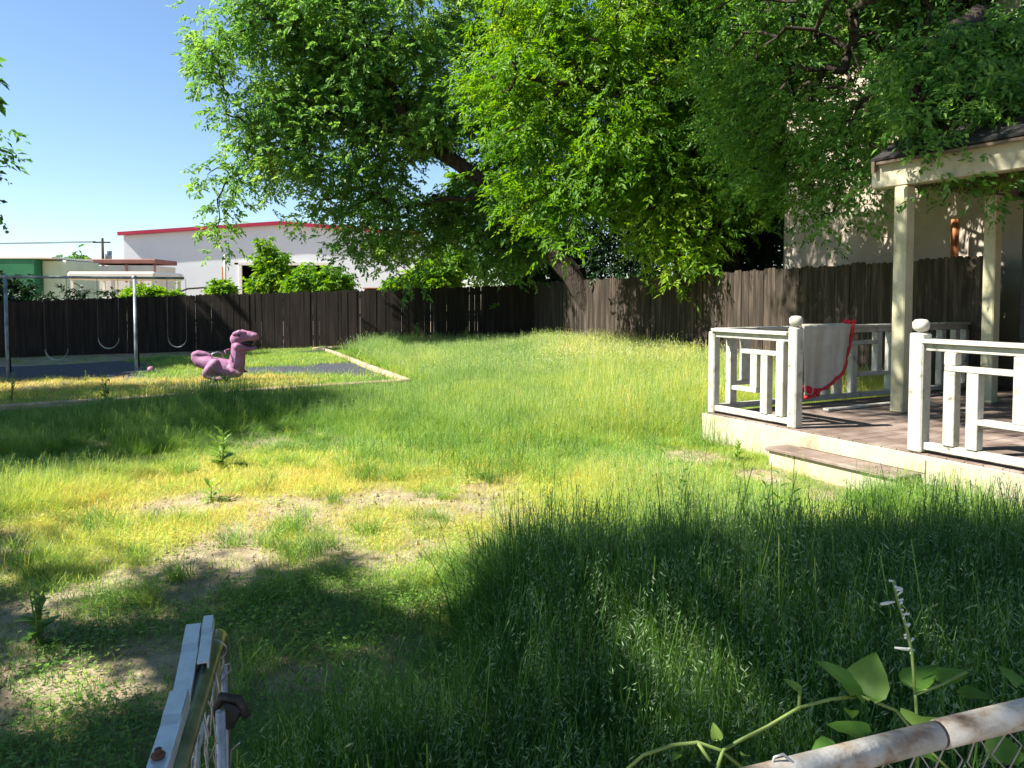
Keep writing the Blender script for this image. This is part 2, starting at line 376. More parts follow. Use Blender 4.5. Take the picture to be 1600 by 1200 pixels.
railing('u', .06, 1.10, [(.66, H2+.024, H1-.024), (.80, lo, H1-.024), (1.0, lo, hi)], [(.48, .955, H1), (.36, .70, H2)], .03)
railing('v', .10, 5.1, [(.30, lo, hi), (.50, H2+.024, hi), (1.12, lo, hi), (1.35, lo, H1-.024), (1.62, H2+.024, hi), (1.80, lo, H2-.024), (2.0, lo, H1-.024), (2.27, lo, H1-.024), (2.72, H2+.024, hi), (2.97, lo, hi), (3.5, lo, H1-.024), (4.0, lo, hi), (4.3, H2+.024, hi), (4.52, lo, hi), (4.85, lo, hi)],
        [(.345, .75, H2), (1.3, 1.9, H2), (1.85, 2.67, H1), (2.35, 2.93, H2), (3.02, 3.96, H1), (4.05, 4.48, H2)], .03)
railing('u', 2.48, 6.5, [(2.70, H1+.024, hi), (2.70, lo, H1-.024), (2.88, lo, H1-.024), (3.22, H2+.024, hi), (3.45, lo, H2-.024), (3.8, lo, hi), (4.2, lo, H1-.024), (4.6, H2, hi), (5.0, lo, hi), (5.6, lo, hi), (6.2, lo, hi)],
        [(2.66, 3.175, H1), (2.925, 3.6, H2), (3.85, 4.5, H1)], .03)
def newel(u, v, h, finial, w=.10):
    o = ubox(MB(), u-w/2, u+w/2, v-w/2, v+w/2, DZ-.2 if False else DZ+.002, h, .012).build('newel_post', M['white'], house)
    if finial:
        c = P(u, v, h); MB().tube([c+Vector((0,0,z)) for z in (0, .012, .02, .045, .085, .108, .112)], [.03, .03, .052, .066, .066, .045, .012], 8).build('finial', M['white'], o)
    return o
newel(.05, .03, HT-.001-.036, False, .095); newel(1.16, .03, 1.315, True, .105); newel(2.43, .03, 1.315, True, .122); newel(.03, 5.15, 1.3, False)
# posts, beams, roof
for (u, v, w) in ((.976, 1.85, .15), (.976, 3.47, .14), (5.6, 1.85, .15)):
    ubox(MB(), u-w/2, u+w/2, v-w/2, v+w/2, DZ+.003, 2.80, .012).build('porch_post', M['postcream'], house)
ubox(MB(), .62, 9, 1.77, 1.93, 2.802, 3.07, .01).build('beam', M['cream'], house)
ubox(MB(), .9, 1.04, 1.932, 6, 2.803, 2.99, .01).build('side_beam', M['ceiling'], house)
ubox(MB(), 1.042, 9, 1.95, 3.79, 2.93, 2.96).build('porch_ceiling', M['ceiling'], house)
for v in (2.4, 2.95, 3.4): ubox(MB(), 1.042, 9, v, v+.05, 2.83, 2.928).build('rafter', M['ceiling'], house)
mb = MB(); s = .58; v0, v1 = 1.70, 7.0
def roofpt(u, v, dz): return P(u, v, 3.06+(v-1.70)*s+dz)
# shingle courses
n = 30
for k in range(n):
    va = v0+(v1-v0)*k/n; vb = v0+(v1-v0)*(k+1)/n+.03
    pts = [roofpt(.66, va, .06), roofpt(9.5, va, .06), roofpt(9.5, vb, .045), roofpt(.66, vb, .045), roofpt(.66, va, .035), roofpt(9.5, va, .035), roofpt(9.5, vb, .02), roofpt(.66, vb, .02)]
    mb.add(pts, [(0,1,2,3), (7,6,5,4), (0,4,5,1), (3,2,6,7), (0,3,7,4), (1,5,6,2)])
mb.build('shingle_roof', M['shingle'], house)
MB().add([roofpt(.67, v0, .03), roofpt(.67, v1, .03), roofpt(.67, v1, -.13), roofpt(.67, v0, -.1), roofpt(.71, v0, .03), roofpt(.71, v1, .03), roofpt(.71, v1, -.13), roofpt(.71, v0, -.1)], [(0,1,2,3), (7,6,5,4), (0,4,5,1), (2,6,7,3), (1,5,6,2), (0,3,7,4)]).build('rake_board', M['ceiling'], house)
MB().add([roofpt(.73, v0, .015), roofpt(9.4, v0, .015), roofpt(9.4, v1, .015), roofpt(.73, v1, .015), roofpt(.73, v0, -.01), roofpt(9.4, v0, -.01), roofpt(9.4, v1, -.01), roofpt(.73, v1, -.01)], [(0,1,2,3), (7,6,5,4), (0,4,5,1), (3,2,6,7), (0,3,7,4), (1,5,6,2)]).build('soffit', M['ceiling'], house)
mb = MB()
for k in range(13): ubox(mb, 1.12, 9, 3.81, 3.81+.03, DZ+.004+k*.19, DZ+.004+k*.19+.188, .004)
ubox(mb, 1.12, 9, 3.84, 8, -.1, 2.9); mb.build('wall', M['housewall'], house)
ubox(MB(), 1.10, 1.118, 3.86, 8, -.1, 2.9).build('side_wall', M['housewall'], house)

# blanket over the side railing (faces the deck, i.e. lies over the rail at u=.03)
def blanket():
    mb = MB(); nu, nv = 26, 20; u_in, u_out = .03+.085, .03-.085; vs = []
    def edge(a):   # hanging length on the camera side for a in 0..1 (along v)
        return .80*math.sqrt(max(0, 1-(max(0, a))**2.0))*(1-.0*a)+.03
    for i in range(nu+1):
        a = i/nu; v = 1.30+a*.86; L = edge(a)
        for j in range(nv+1):
            b = j/nv
            fold = (.028*math.sin(a*9+.7+b*.8)+.012*math.sin(a*23+b*3)+.006*math.sin(a*47+b*6))*min(1, b*1.6)
            if b < .15: t = b/.15; uu = u_out+(u_in-u_out)*t; z = HT+.012+.01*math.sin(t*math.pi)
            else: t = (b-.15)/.85; uu = u_in+fold+.01*t; z = HT+.008-L*t
            vs.append(P(uu, v+.02*math.sin(b*5)*(a-.5), z))
    fs = [(i*(nv+1)+j, i*(nv+1)+j+1, (i+1)*(nv+1)+j+1, (i+1)*(nv+1)+j) for i in range(nu) for j in range(nv)]
    mid = P(.1, 1.7, HT); r = empty('blanket', mid, 'beige blanket with red trim draped over the porch side railing', 'blanket')
    mb.add(vs, fs, True); o = mb.build('cloth', M['cloth'], r); md = o.modifiers.new('thick', 'SOLIDIFY'); md.thickness = .006
    ed = [Vector(vs[i*(nv+1)+nv]) for i in range(nu+1)]
    tr = [e+Vector((0,0,.0))+U*.004 for e in ed]; tr.append(P(.03+.085, 2.17, HT+.01)); tr.append(P(.03-.08, 2.17, HT+.02))
    rad = [.020+.006*math.sin(k*2.7) for k in range(len(tr))]
    MB().tube(tr, rad, 6).build('red_trim', M['red'], r)
    m2 = MB()
    for k in range(5): m2.ball(P(.06+.02*math.sin(k*2), 2.10+.03*k, HT+.035+.008*math.cos(k*3)), .026, 7, 5)
    m2.build('ruffle', M['red'], r); m2 = MB()
    for k in range(7): m2.ball(P(.12+.015*math.sin(k), 1.30+.045*k, .56-.012*k), .032, 7, 5, (1, 1, 1.5))
    m2.build('ruffle', M['red'], r)
blanket()
# leaf litter / lumber bits on the deck
lr = ubox(MB(), .5, .58, 1.2, 2.3, DZ+.004, DZ+.03, .004).build('loose_board', M['white']); setp(lr, 'loose white board lying on the porch floor under the blanket', 'board')

# ------------------------------------------------------------------ neighbour house behind the right fence
n0 = Vector((5.5, 15.6, 0)); n1 = Vector((6.95, 10.9, 0)); nd = (n1-n0).normalized(); nn = Vector((-nd.y, nd.x, 0))
if nn.x < 0: nn = -nn
nb = empty('neighbour_house', (n0+n1)/2+nn*3, 'beige stucco house wall with dappled light above the brown fence', 'house')
NM = Matrix((nd, nn, Vector((0,0,1)))).transposed()
def nbox(a0, a1, b0, b1, z0, z1, bev=0): return MB().box(n0+nd*((a0+a1)/2)+nn*((b0+b1)/2)+Vector((0,0,(z0+z1)/2)), (a1-a0, b1-b0, z1-z0), NM, bev)
LN = (n1-n0).length
nbox(0, LN+.35, 0, 5, -.2, 6.2).build('wall', M['stucco'], nb)
nbox(-.4, LN+.8, -.45, 5.4, 6.2, 6.36).build('eave', M['ceiling'], nb)
q0 = n0+nd*(-.4); q1 = n0+nd*(LN+.8)
rv = [q0-nn*.45+Vector((0,0,6.365)), q1-nn*.45+Vector((0,0,6.365)), q1+nn*5.4+Vector((0,0,6.365)), q0+nn*5.4+Vector((0,0,6.365)), q0+nn*2.5+Vector((0,0,7.9)), q1+nn*2.5+Vector((0,0,7.9))]
MB().add(rv, [(0,1,5,4), (2,3,4,5), (0,4,3), (1,2,5), (0,3,2,1)]).build('roof', M['shingle'], nb)
pd = at_depth(1500, 380, 11.35)
MB().tube([(pd.x-.08, pd.y, 0), (pd.x-.08, pd.y, 2.75)], .055, 10).build('downspout', M['rust'], nb)

# ------------------------------------------------------------------ far buildings and yard beyond
BD = 60
def bd(px, py): return at_depth(px, py, BD)
whs = empty('warehouse', (bd(420, 450).x, BD, -.3), 'long white metal warehouse with red roof trim behind the back fence', 'warehouse')
L_, Pk, R_ = bd(193, 368), bd(440, 351), bd(652, 368); Z0 = -.3
ox0, ox1 = bd(370, 0).x, bd(508, 0).x; oz1 = bd(0, 414).z
# wall as pieces round the opening
mb = MB()
def wallpoly(pts):
    k = len(pts); vs = [(x, BD, z) for x, z in pts]+[(x, BD+.3, z) for x, z in pts]
    mb.add(vs, [tuple(range(k)), tuple(range(k, 2*k))[::-1]]+[(i, (i+1) % k, k+(i+1) % k, k+i)[::-1] for i in range(k)])
def topz(x): return L_.z+(Pk.z-L_.z)*(x-L_.x)/(Pk.x-L_.x) if x < Pk.x else Pk.z+(R_.z-Pk.z)*(x-Pk.x)/(R_.x-Pk.x)
wallpoly([(L_.x, Z0), (ox0, Z0), (ox0, topz(ox0)), (L_.x, L_.z)])
wallpoly([(ox0, oz1), (ox1, oz1), (ox1, topz(ox1)), (Pk.x, Pk.z), (ox0, topz(ox0))])
wallpoly([(ox1, Z0), (R_.x, Z0), (R_.x, R_.z), (ox1, topz(ox1))])
mb.build('wall', M['metalwall'], whs)
for sx_ in (L_.x+.15, R_.x-.15): MB().box((sx_, BD+13, (L_.z+Z0)/2), (.28, 25.4, L_.z-Z0)).build('side_wall', M['metalwall'], whs)
mb = MB(); mb.add([(L_.x-.3, BD-.3, L_.z+.02), (Pk.x, BD-.3, Pk.z+.02), (R_.x+.3, BD-.3, R_.z+.02), (R_.x+.3, BD+26, R_.z+.02), (Pk.x, BD+26, Pk.z+.02), (L_.x-.3, BD+26, L_.z+.02)], [(0,1,4,5), (1,2,3,4)]); mb.build('roof', M['metalwall'], whs)
for a, b in ((L_, Pk), (Pk, R_)):
    MB().beam((a.x-(.3 if a is L_ else 0), BD-.2, a.z+.12), (b.x+(.3 if b is R_ else 0), BD-.2, b.z+.12), .35, .26).build('red_trim', M['redtrim'], whs)
mb = MB(); mb.box(((ox0+ox1)/2-1.5, BD+7, 2.6), (ox1-ox0+9, .2, 6)); mb.box((ox0-4.5, BD+4, 2.6), (.2, 6, 6)); mb.box((ox0+3.2, BD+3, .35), (1.6, 1.2, 2.2)); mb.box(((ox0+ox1)/2, BD+3.5, oz1+.1), (ox1-ox0+1, 7, .15)); mb.build('bay_interior', M['dark'], whs)
mb = MB(); mb.box(((ox0+ox1)/2, BD-.08, oz1+.08), (ox1-ox0+.3, .12, .22)); mb.box((ox0, BD-.08, (oz1+Z0)/2), (.2, .12, oz1-Z0)); mb.build('door_frame', M['offwhite'], whs)
MB().box(((ox0+ox1)/2, BD+1.5, .9), (ox1-ox0-1, .2, 1.7)).build('inner_panel', M['palegreen'], whs)

# green container, canopy, shed, pole, post, bush, box
def boxthing(name, label, cat, parts):
    c = parts[0][1]; r = empty(name, (c[0], c[1], -.3), label, cat)
    for nm, cc, sz, mat in parts: MB().box(cc, sz, None, min(.05, min(sz)*.2)).build(nm, mat, r)
    return r
gc = at_depth(20, 404, 42); gl = at_depth(-120, 404, 42); ge = at_depth(54, 404, 42)
boxthing('shipping_container', 'dark green box container beyond the left end of the fence', 'container', [
    ('body', ((gl.x+ge.x)/2, 44, (gc.z-.3)/2), (ge.x-gl.x, 4, gc.z+.3), M['green_box']),
    ('end_panel', (ge.x+.7, 44.3, (gc.z-.35)/2), (1.38, 3.4, gc.z+.2), M['palegreen']),
    ('roof_cap', ((gl.x+ge.x)/2+.4, 44, gc.z+.05), (ge.x-gl.x+1.2, 4.1, .12), M['offwhite'])])
c0 = at_depth(106, 424, 36); c1 = at_depth(243, 424, 36)
r = empty('carport', ((c0.x+c1.x)/2, 37, -.3), 'cream flat roofed carport on thin posts behind the left fence', 'carport')
MB().box(((c0.x+c1.x)/2, 37.5, c0.z-.2), (c1.x-c0.x, 3.2, .36), None, .08).build('roof', M['offwhite'], r)
for x in (c0.x+.15, (c0.x+c1.x)/2, c1.x-.15):
    for y in (36.1, 38.9): MB().box((x, y, (c0.z-.4)/2-.15), (.12, .12, c0.z-.1)).build('post', M['offwhite'], r)
MB().box(((c0.x+c1.x)/2, 38.7, 1.75), (c1.x-c0.x-.5, .1, .5)).build('back_panel', M['metalwall'], r)
c0 = at_depth(127, 404, 50); c1 = at_depth(237, 404, 50)
r = empty('shed', ((c0.x+c1.x)/2, 52, -.3), 'white shed with a red brown roof edge above the carport', 'shed')
MB().box(((c0.x+c1.x)/2, 52, (c0.z-.5)/2-.1), (c1.x-c0.x, 3, c0.z-.2), None).build('wall', M['offwhite'], r)
MB().box(((c0.x+c1.x)/2, 52, c0.z-.16), (c1.x-c0.x+.15, 3.3, .3), None, .04).build('roof', M['redbrown'], r)
for x in (c0.x, (c0.x+c1.x)/2+.4, c1.x): MB().box((x, 50.42, c0.z-.95), (.12, .08, 1.2)).build('trim', M['redbrown'], r)
c0 = at_depth(90, 432, 55)
r = boxthing('brick_building', 'low red brown building between the green container and the carport', 'building', [('wall', (c0.x+.5, 56, c0.z/2-.2), (4.2, 3, c0.z+.2), M['redbrown']), ('roof', (c0.x+.5, 56, c0.z-.02), (4.5, 3.3, .15), M['ceiling'])])
pp = at_depth(160, 372, 90)
r = empty('utility_pole', (pp.x, 90, -.3), 'thin utility pole with a crossarm above the shed roof', 'utility pole')
MB().tube([(pp.x, 90, -.3), (pp.x, 90, pp.z)], [.2, .13], 8).build('pole', M['bark'], r)
MB().box((pp.x-.1, 90, pp.z-.5), (2.0, .12, .16)).build('crossarm', M['bark'], r)
MB().tube([(pp.x+.65, 90, pp.z-2.6), (pp.x+.65, 90, pp.z-1.5)], .38, 10).build('transformer', M['swingpole'], r)
for dz, lx in ((-.38, -.8), (-.45, .8)):
    mb = MB(); pts = [Vector((pp.x+lx-90*t, 90-45*t, pp.z+dz-6*t*(1-t))) for t in np.linspace(0, 1, 14)]; mb.tube(pts, .03, 4).build('wire', M['black'], r)
vp = at_depth(351, 400, 34)
r = empty('pipe_post', (vp.x, 34, -.3), 'white and rusty pipe post standing behind the back fence', 'post')
MB().tube([(vp.x, 34, -.3), (vp.x, 34, vp.z)], .055, 8).build('white_pipe', M['offwhite'], r)
vq = at_depth(347.5, 417, 33.9); MB().tube([(vq.x, 33.9, -.3), (vq.x, 33.9, vq.z)], .045, 8).build('rusty_pipe', M['rust'], r)
MB().ball((vp.x, 34, vp.z), .06, 8, 5).build('cap', M['offwhite'], r)
vb = at_depth(585, 447, 40)
boxthing('machine_box', 'dark box with a white side peeping over the back fence', 'box', [('body', (vb.x, 40.5, .9), (1.1, .9, 2.3), M['black']), ('white_side', (vb.x-1.0, 40.5, .85), (.88, .8, 2.2), M['offwhite']), ('lid', (vb.x, 40.5, 2.09), (1.2, 1, .06), M['rust'])])

# ------------------------------------------------------------------ swing set
def swing_set():
    Lp = at_depth(8, 434, 16.6); Mp = at_depth(210, 434, 17.5); Rp = at_depth(288, 434, 17.9)
    bar0 = Mp+(Lp-Mp)*1.9; ztop = Mp.z
    r = empty('swing_set', (Mp.x, Mp.y, gz(Mp.x, Mp.y)), 'worn grey metal swing set frame with three strap swings in the shade', 'swing set')
    MB().tube([Vector((bar0.x, bar0.y, ztop)), Vector((Rp.x, Rp.y, ztop))], .030, 10).build('crossbar', M['swingpole'], r)
    for p in (Lp, Mp, bar0):
        for dy, dx, rd in ((-1.0, .0, .036), (.9, .0, .024)):
            x = p.x*(p.y+dy)/p.y + (.06 if dy > 0 else 0); y = p.y+dy
            MB().tube([Vector((x, y, gz(x, y)-.02)), Vector((p.x, p.y, ztop))], rd, 10).build('leg', M['swingpole'] if dy < 0 else M['bark'], r)
        MB().ball((p.x, p.y, ztop), .06, 10, 6).build('bracket', M['swingpole'], r)
    d = (Rp-Lp).normalized()
    for pxl, pxr, yb in ((66, 97, 563), (148, 177, 545), (261, 288, 543)):
        k = ((pxl+pxr)/2-8)/(288-8); c = Lp.lerp(Rp, k); zb = at_depth((pxl+pxr)/2, yb, c.y).z
        half = (pxr-pxl)/2/F*c.y; dr = .24
        ptsb = [c+d*(half*math.cos(t))+Vector((0, 0, 0)) for t in np.linspace(math.pi, 0, 13)]
        vs = []
        for q, t in zip(ptsb, np.linspace(math.pi, 0, 13)):
            z = zb+dr*(1-math.sin(t))
            nrm = Vector((-d.y, d.x, 0))
            for sgn in (-1, 1):
                for dz in (0, .016): vs.append(Vector((q.x, q.y, z+dz))+nrm*sgn*.065)
        fs = []
        for i in range(12):
            a = i*4; b = a+4; fs += [(a, b, b+2, a+2), (a+1, a+3, b+3, b+1), (a, a+1, b+1, b), (a+2, b+2, b+3, a+3)]
        s = MB().add(vs, fs, False).build('swing_seat', M['strap'], r)
        for sg in (-1, 1):
            q = c+d*sg*half; MB().tube([(q.x, q.y, zb+dr-.01), (q.x, q.y, ztop-.02)], .006, 4).build('chain', M['black'], s)
swing_set()

# ------------------------------------------------------------------ purple dinosaur spring rider
def smoothmesh(o, lvl=2):
    m = o.modifiers.new('sub', 'SUBSURF'); m.levels = lvl; m.render_levels = lvl
def skin_obj(name, verts, edges, radii, mat, parent, root=0, lvl=2):
    org = parent_world(parent); me = bpy.data.meshes.new(name); me.from_pydata([Vector(v)-org for v in verts], edges, []); me.materials.append(mat)
    o = bpy.data.objects.new(name, me); COL.objects.link(o); o.parent = parent
    sk = o.modifiers.new('skin', 'SKIN'); sk.use_smooth_shade = True
    for i, rr in enumerate(radii):
        me.skin_vertices[0].data[i].radius = rr if isinstance(rr, tuple) else (rr, rr); me.skin_vertices[0].data[i].use_root = (i == root)
    smoothmesh(o, lvl); return o
def dino():
    base = at_z(345, 603, -.05); D = base.y; k = D/F
    root = empty('dinosaur_spring_rider', (base.x, base.y, gz(base.x, base.y)), 'purple plastic dinosaur spring rider with open mouth beside the swing set', 'spring rider')
    def W(zx, zy, dy=0.0):   # zoomed reference coordinates (4x, origin 280,480) -> world, dy in metres away from camera
        p = at_depth(280+zx/4, 480+zy/4, D); return Vector((p.x, p.y+dy, p.z))
    s = k/4
    mb = MB()
    def chainb(pts, sc=(1, 1, 1)):      # tapered run of overlapping balls, fused by the remesher below
        for (x0, y0, r0, d0), (x1, y1, r1, d1) in zip(pts[:-1], pts[1:]):
            n = max(2, int(math.hypot(x1-x0, y1-y0)/(.22*min(r0, r1)))+1)
            for k in range(n+1):
                t = k/n; mb.ball(W(x0+(x1-x0)*t, y0+(y1-y0)*t, d0+(d1-d0)*t), (r0+(r1-r0)*t)*s, 12, 8, sc)
    chainb([(370, 245, 44, 0), (367, 300, 46, 0), (360, 350, 52, 0), (352, 388, 54, 0), (300, 383, 58, 0), (240, 366, 53, 0), (180, 350, 46, 0), (130, 340, 37, 0), (102, 318, 27, 0), (98, 299, 23, 0), (120, 290, 22, 0), (160, 294, 18, 0), (195, 303, 11, 0)])
    chainb([(362, 200, 44, 0), (395, 184, 40, 0), (440, 180, 31, 0), (474, 184, 25, 0)], (1, .95, 1))
    chainb([(375, 246, 36, 0), (415, 256, 20, 0), (450, 259, 13, 0), (478, 256, 9, 0)], (1, 1.6, 1))
    for sg in (-1, 1):
        chainb([(355, 168, 15, sg*.075), (385, 156, 16, sg*.085), (415, 160, 11, sg*.07)])
        chainb([(470, 172, 11, sg*.05), (482, 178, 10, sg*.05)])
        chainb([(240, 350, 32, sg*.12), (208, 384, 30, sg*.16), (185, 412, 19, sg*.17), (190, 424, 16, sg*.17), (232, 434, 16, sg*.18), (276, 438, 15, sg*.18)])
        for tdy in (-.035, .035): chainb([(270, 438, 9, sg*.18+tdy), (290, 441, 8, sg*.18+tdy)])
        chainb([(335, 375, 20, sg*.13), (358, 394, 15, sg*.18), (386, 404, 12, sg*.17)])
        for tdy in (-.025, .02): chainb([(386, 404, 7, sg*.17+tdy), (404, 408, 5, sg*.17+tdy)])
    body = mb.build('body', M['purple'], root)
    rm = body.modifiers.new('fuse', 'REMESH'); rm.mode = 'VOXEL'; rm.voxel_size = .0095; rm.use_smooth_shade = True
    sm = body.modifiers.new('soften', 'SMOOTH'); sm.factor = .5; sm.iterations = 4
    MB().tube([W(388, 228), W(430, 226), W(462, 230)], [.085, .06, .035], 10).build('mouth', M['eye'], body)
    for sg in (-1, 1):
        MB().ball(W(386, 176, sg*.108), .022, 10, 7, (1.2, .6, .8)).build('eye', M['eye'], body)
        MB().ball(W(489, 178, sg*.045), .009, 8, 5).build('nostril', M['eye'], body)
    # belly block, handles, seat, springs
    MB().tube([W(212, 318, -.07), W(215, 290, -.07), W(240, 280, 0), W(262, 290, .07), W(262, 318, .07)], .012, 8).build('seat_handle', M['galv'], root)
    MB().tube([W(318, 300, -.16), W(305, 268, -.16), W(312, 262, 0), W(305, 268, .16), W(318, 300, .16)], .013, 8).build('grab_handle', M['purple'], root)
    for x0 in (243, 297):
        c = W(x0, 440); zt = c.z; zb = gz(c.x, c.y)
        pts = [Vector((c.x+.045*math.cos(t), c.y+.045*math.sin(t), zt+(zb-zt)*t/(2*math.pi*5))) for t in np.linspace(0, 2*math.pi*5, 90)]
        MB().tube(pts, .014, 6).build('spring', M['black'], root)
    c = W(270, 440); MB().box((c.x, c.y, gz(c.x, c.y)+.015), (.45, .3, .03), None, .005).build('base_plate', M['black'], root)
    MB().box((c.x, c.y, c.z+.0), (.3, .18, .04), None, .005).build('mount_plate', M['black'], root)
dino()
# pink ball + pale toy
b = at_z(236, 587, -.1); b.z = gz(b.x, b.y)+.075
r = empty('pink_ball', (b.x, b.y, gz(b.x, b.y)), 'small faded pink ball on the mulch beside the swing pole', 'ball')
MB().ball(b, .075, 16, 10).build('shell', M['pink'], r); MB().tube([b+Vector((.076*math.cos(t), .076*math.sin(t), 0)) for t in np.linspace(0, 6.28, 25)], .003, 5).build('seam', M['pink'], r)

# orange debris along the far fence
random.seed(5)
rb = MB()
for k in range(90):
    px = random.uniform(560, 840); p = at_depth(px, 541, random.uniform(22.6, 23.5)); zz = gz(p.x, p.y)
    s = random.uniform(.02, .07); rb.box((p.x, p.y, zz+s*.4), (s*2, s*1.3, s), Matrix.Rotation(random.uniform(0, 3), 3, 'Z').to_4x4(), s*.2)
setp(rb.build('wood_chips', M['brick']), 'scattered orange wood chips and brick bits at the foot of the far fence', 'debris', kind='stuff')

# ------------------------------------------------------------------ trees
def leaf_template(nleaf, L, W, length, seed, droop=.6):
    """a spray: a twig with nleaf leaflets; returns verts (n,4,3)"""
    r = np.random.default_rng(seed); out = []
    for k in range(nleaf):
        t = (k+1)/nleaf; side = 1 if k % 2 else -1
        base = np.array([t*length, 0, -droop*length*t*t*.6]); base += r.normal(0, .012, 3)
        ang = side*r.uniform(.5, 1.2) if k < nleaf-1 else r.uniform(-.2, .2)
        d = np.array([math.cos(ang), math.sin(ang), -r.uniform(.1, .9)*droop*1.4]); d /= np.linalg.norm(d)
        w = np.cross(d, np.array([0, 0, 1.0])+r.normal(0, .5, 3)); w /= np.linalg.norm(w)
        nn = np.cross(w, d); l = L*r.uniform(.5, 1.35); ww = W*r.uniform(.75, 1.2)
        out.append([base, base+d*l*.42+w*ww*.5+nn*ww*.18, base+d*l-nn*l*.08, base+d*l*.42-w*ww*.5+nn*ww*.18])
    return np.array(out)
def build_leaves(name, centres, dirs, tints, tmpl, mat, parent, scl, r):
    n = len(centres); yaw = np.arctan2(dirs[:, 1], dirs[:, 0])+r.normal(0, .5, n); pit = r.normal(.15, .45, n); rol = r.normal(0, .5, n)
    cy, sy, cp, sp, cr, sr = np.cos(yaw), np.sin(yaw), np.cos(pit), np.sin(pit), np.cos(rol), np.sin(rol)
    Rz = np.zeros((n, 3, 3)); Rz[:, 0, 0] = cy; Rz[:, 0, 1] = -sy; Rz[:, 1, 0] = sy; Rz[:, 1, 1] = cy; Rz[:, 2, 2] = 1
    Ry = np.zeros((n, 3, 3)); Ry[:, 0, 0] = cp; Ry[:, 0, 2] = sp; Ry[:, 1, 1] = 1; Ry[:, 2, 0] = -sp; Ry[:, 2, 2] = cp
    Rx = np.zeros((n, 3, 3)); Rx[:, 0, 0] = 1; Rx[:, 1, 1] = cr; Rx[:, 1, 2] = -sr; Rx[:, 2, 1] = sr; Rx[:, 2, 2] = cr
    RR = Rz@Ry@Rx; s = scl*r.uniform(.75, 1.25, n)
    ti = r.integers(0, len(tmpl), n); T = np.stack(tmpl)[ti]           # n,L,4,3
    nl = T.shape[1]; flat = T.reshape(n, nl*4, 3)
    W_ = np.einsum('nij,nkj->nki', RR, flat)*s[:, None, None]+centres[:, None, :]
    verts = W_.reshape(-1, 3); q = np.arange(n*nl)[:, None]*4
    tris = np.concatenate([q+np.array([0, 1, 2]), q+np.array([0, 2, 3])], 0)
    tt = np.repeat(tints, nl)+r.normal(0, .10, n*nl); tt = np.repeat(np.clip(tt, 0, 1), 4)
    return npmesh(name, verts, tris, mat, parent, tt, size=3)

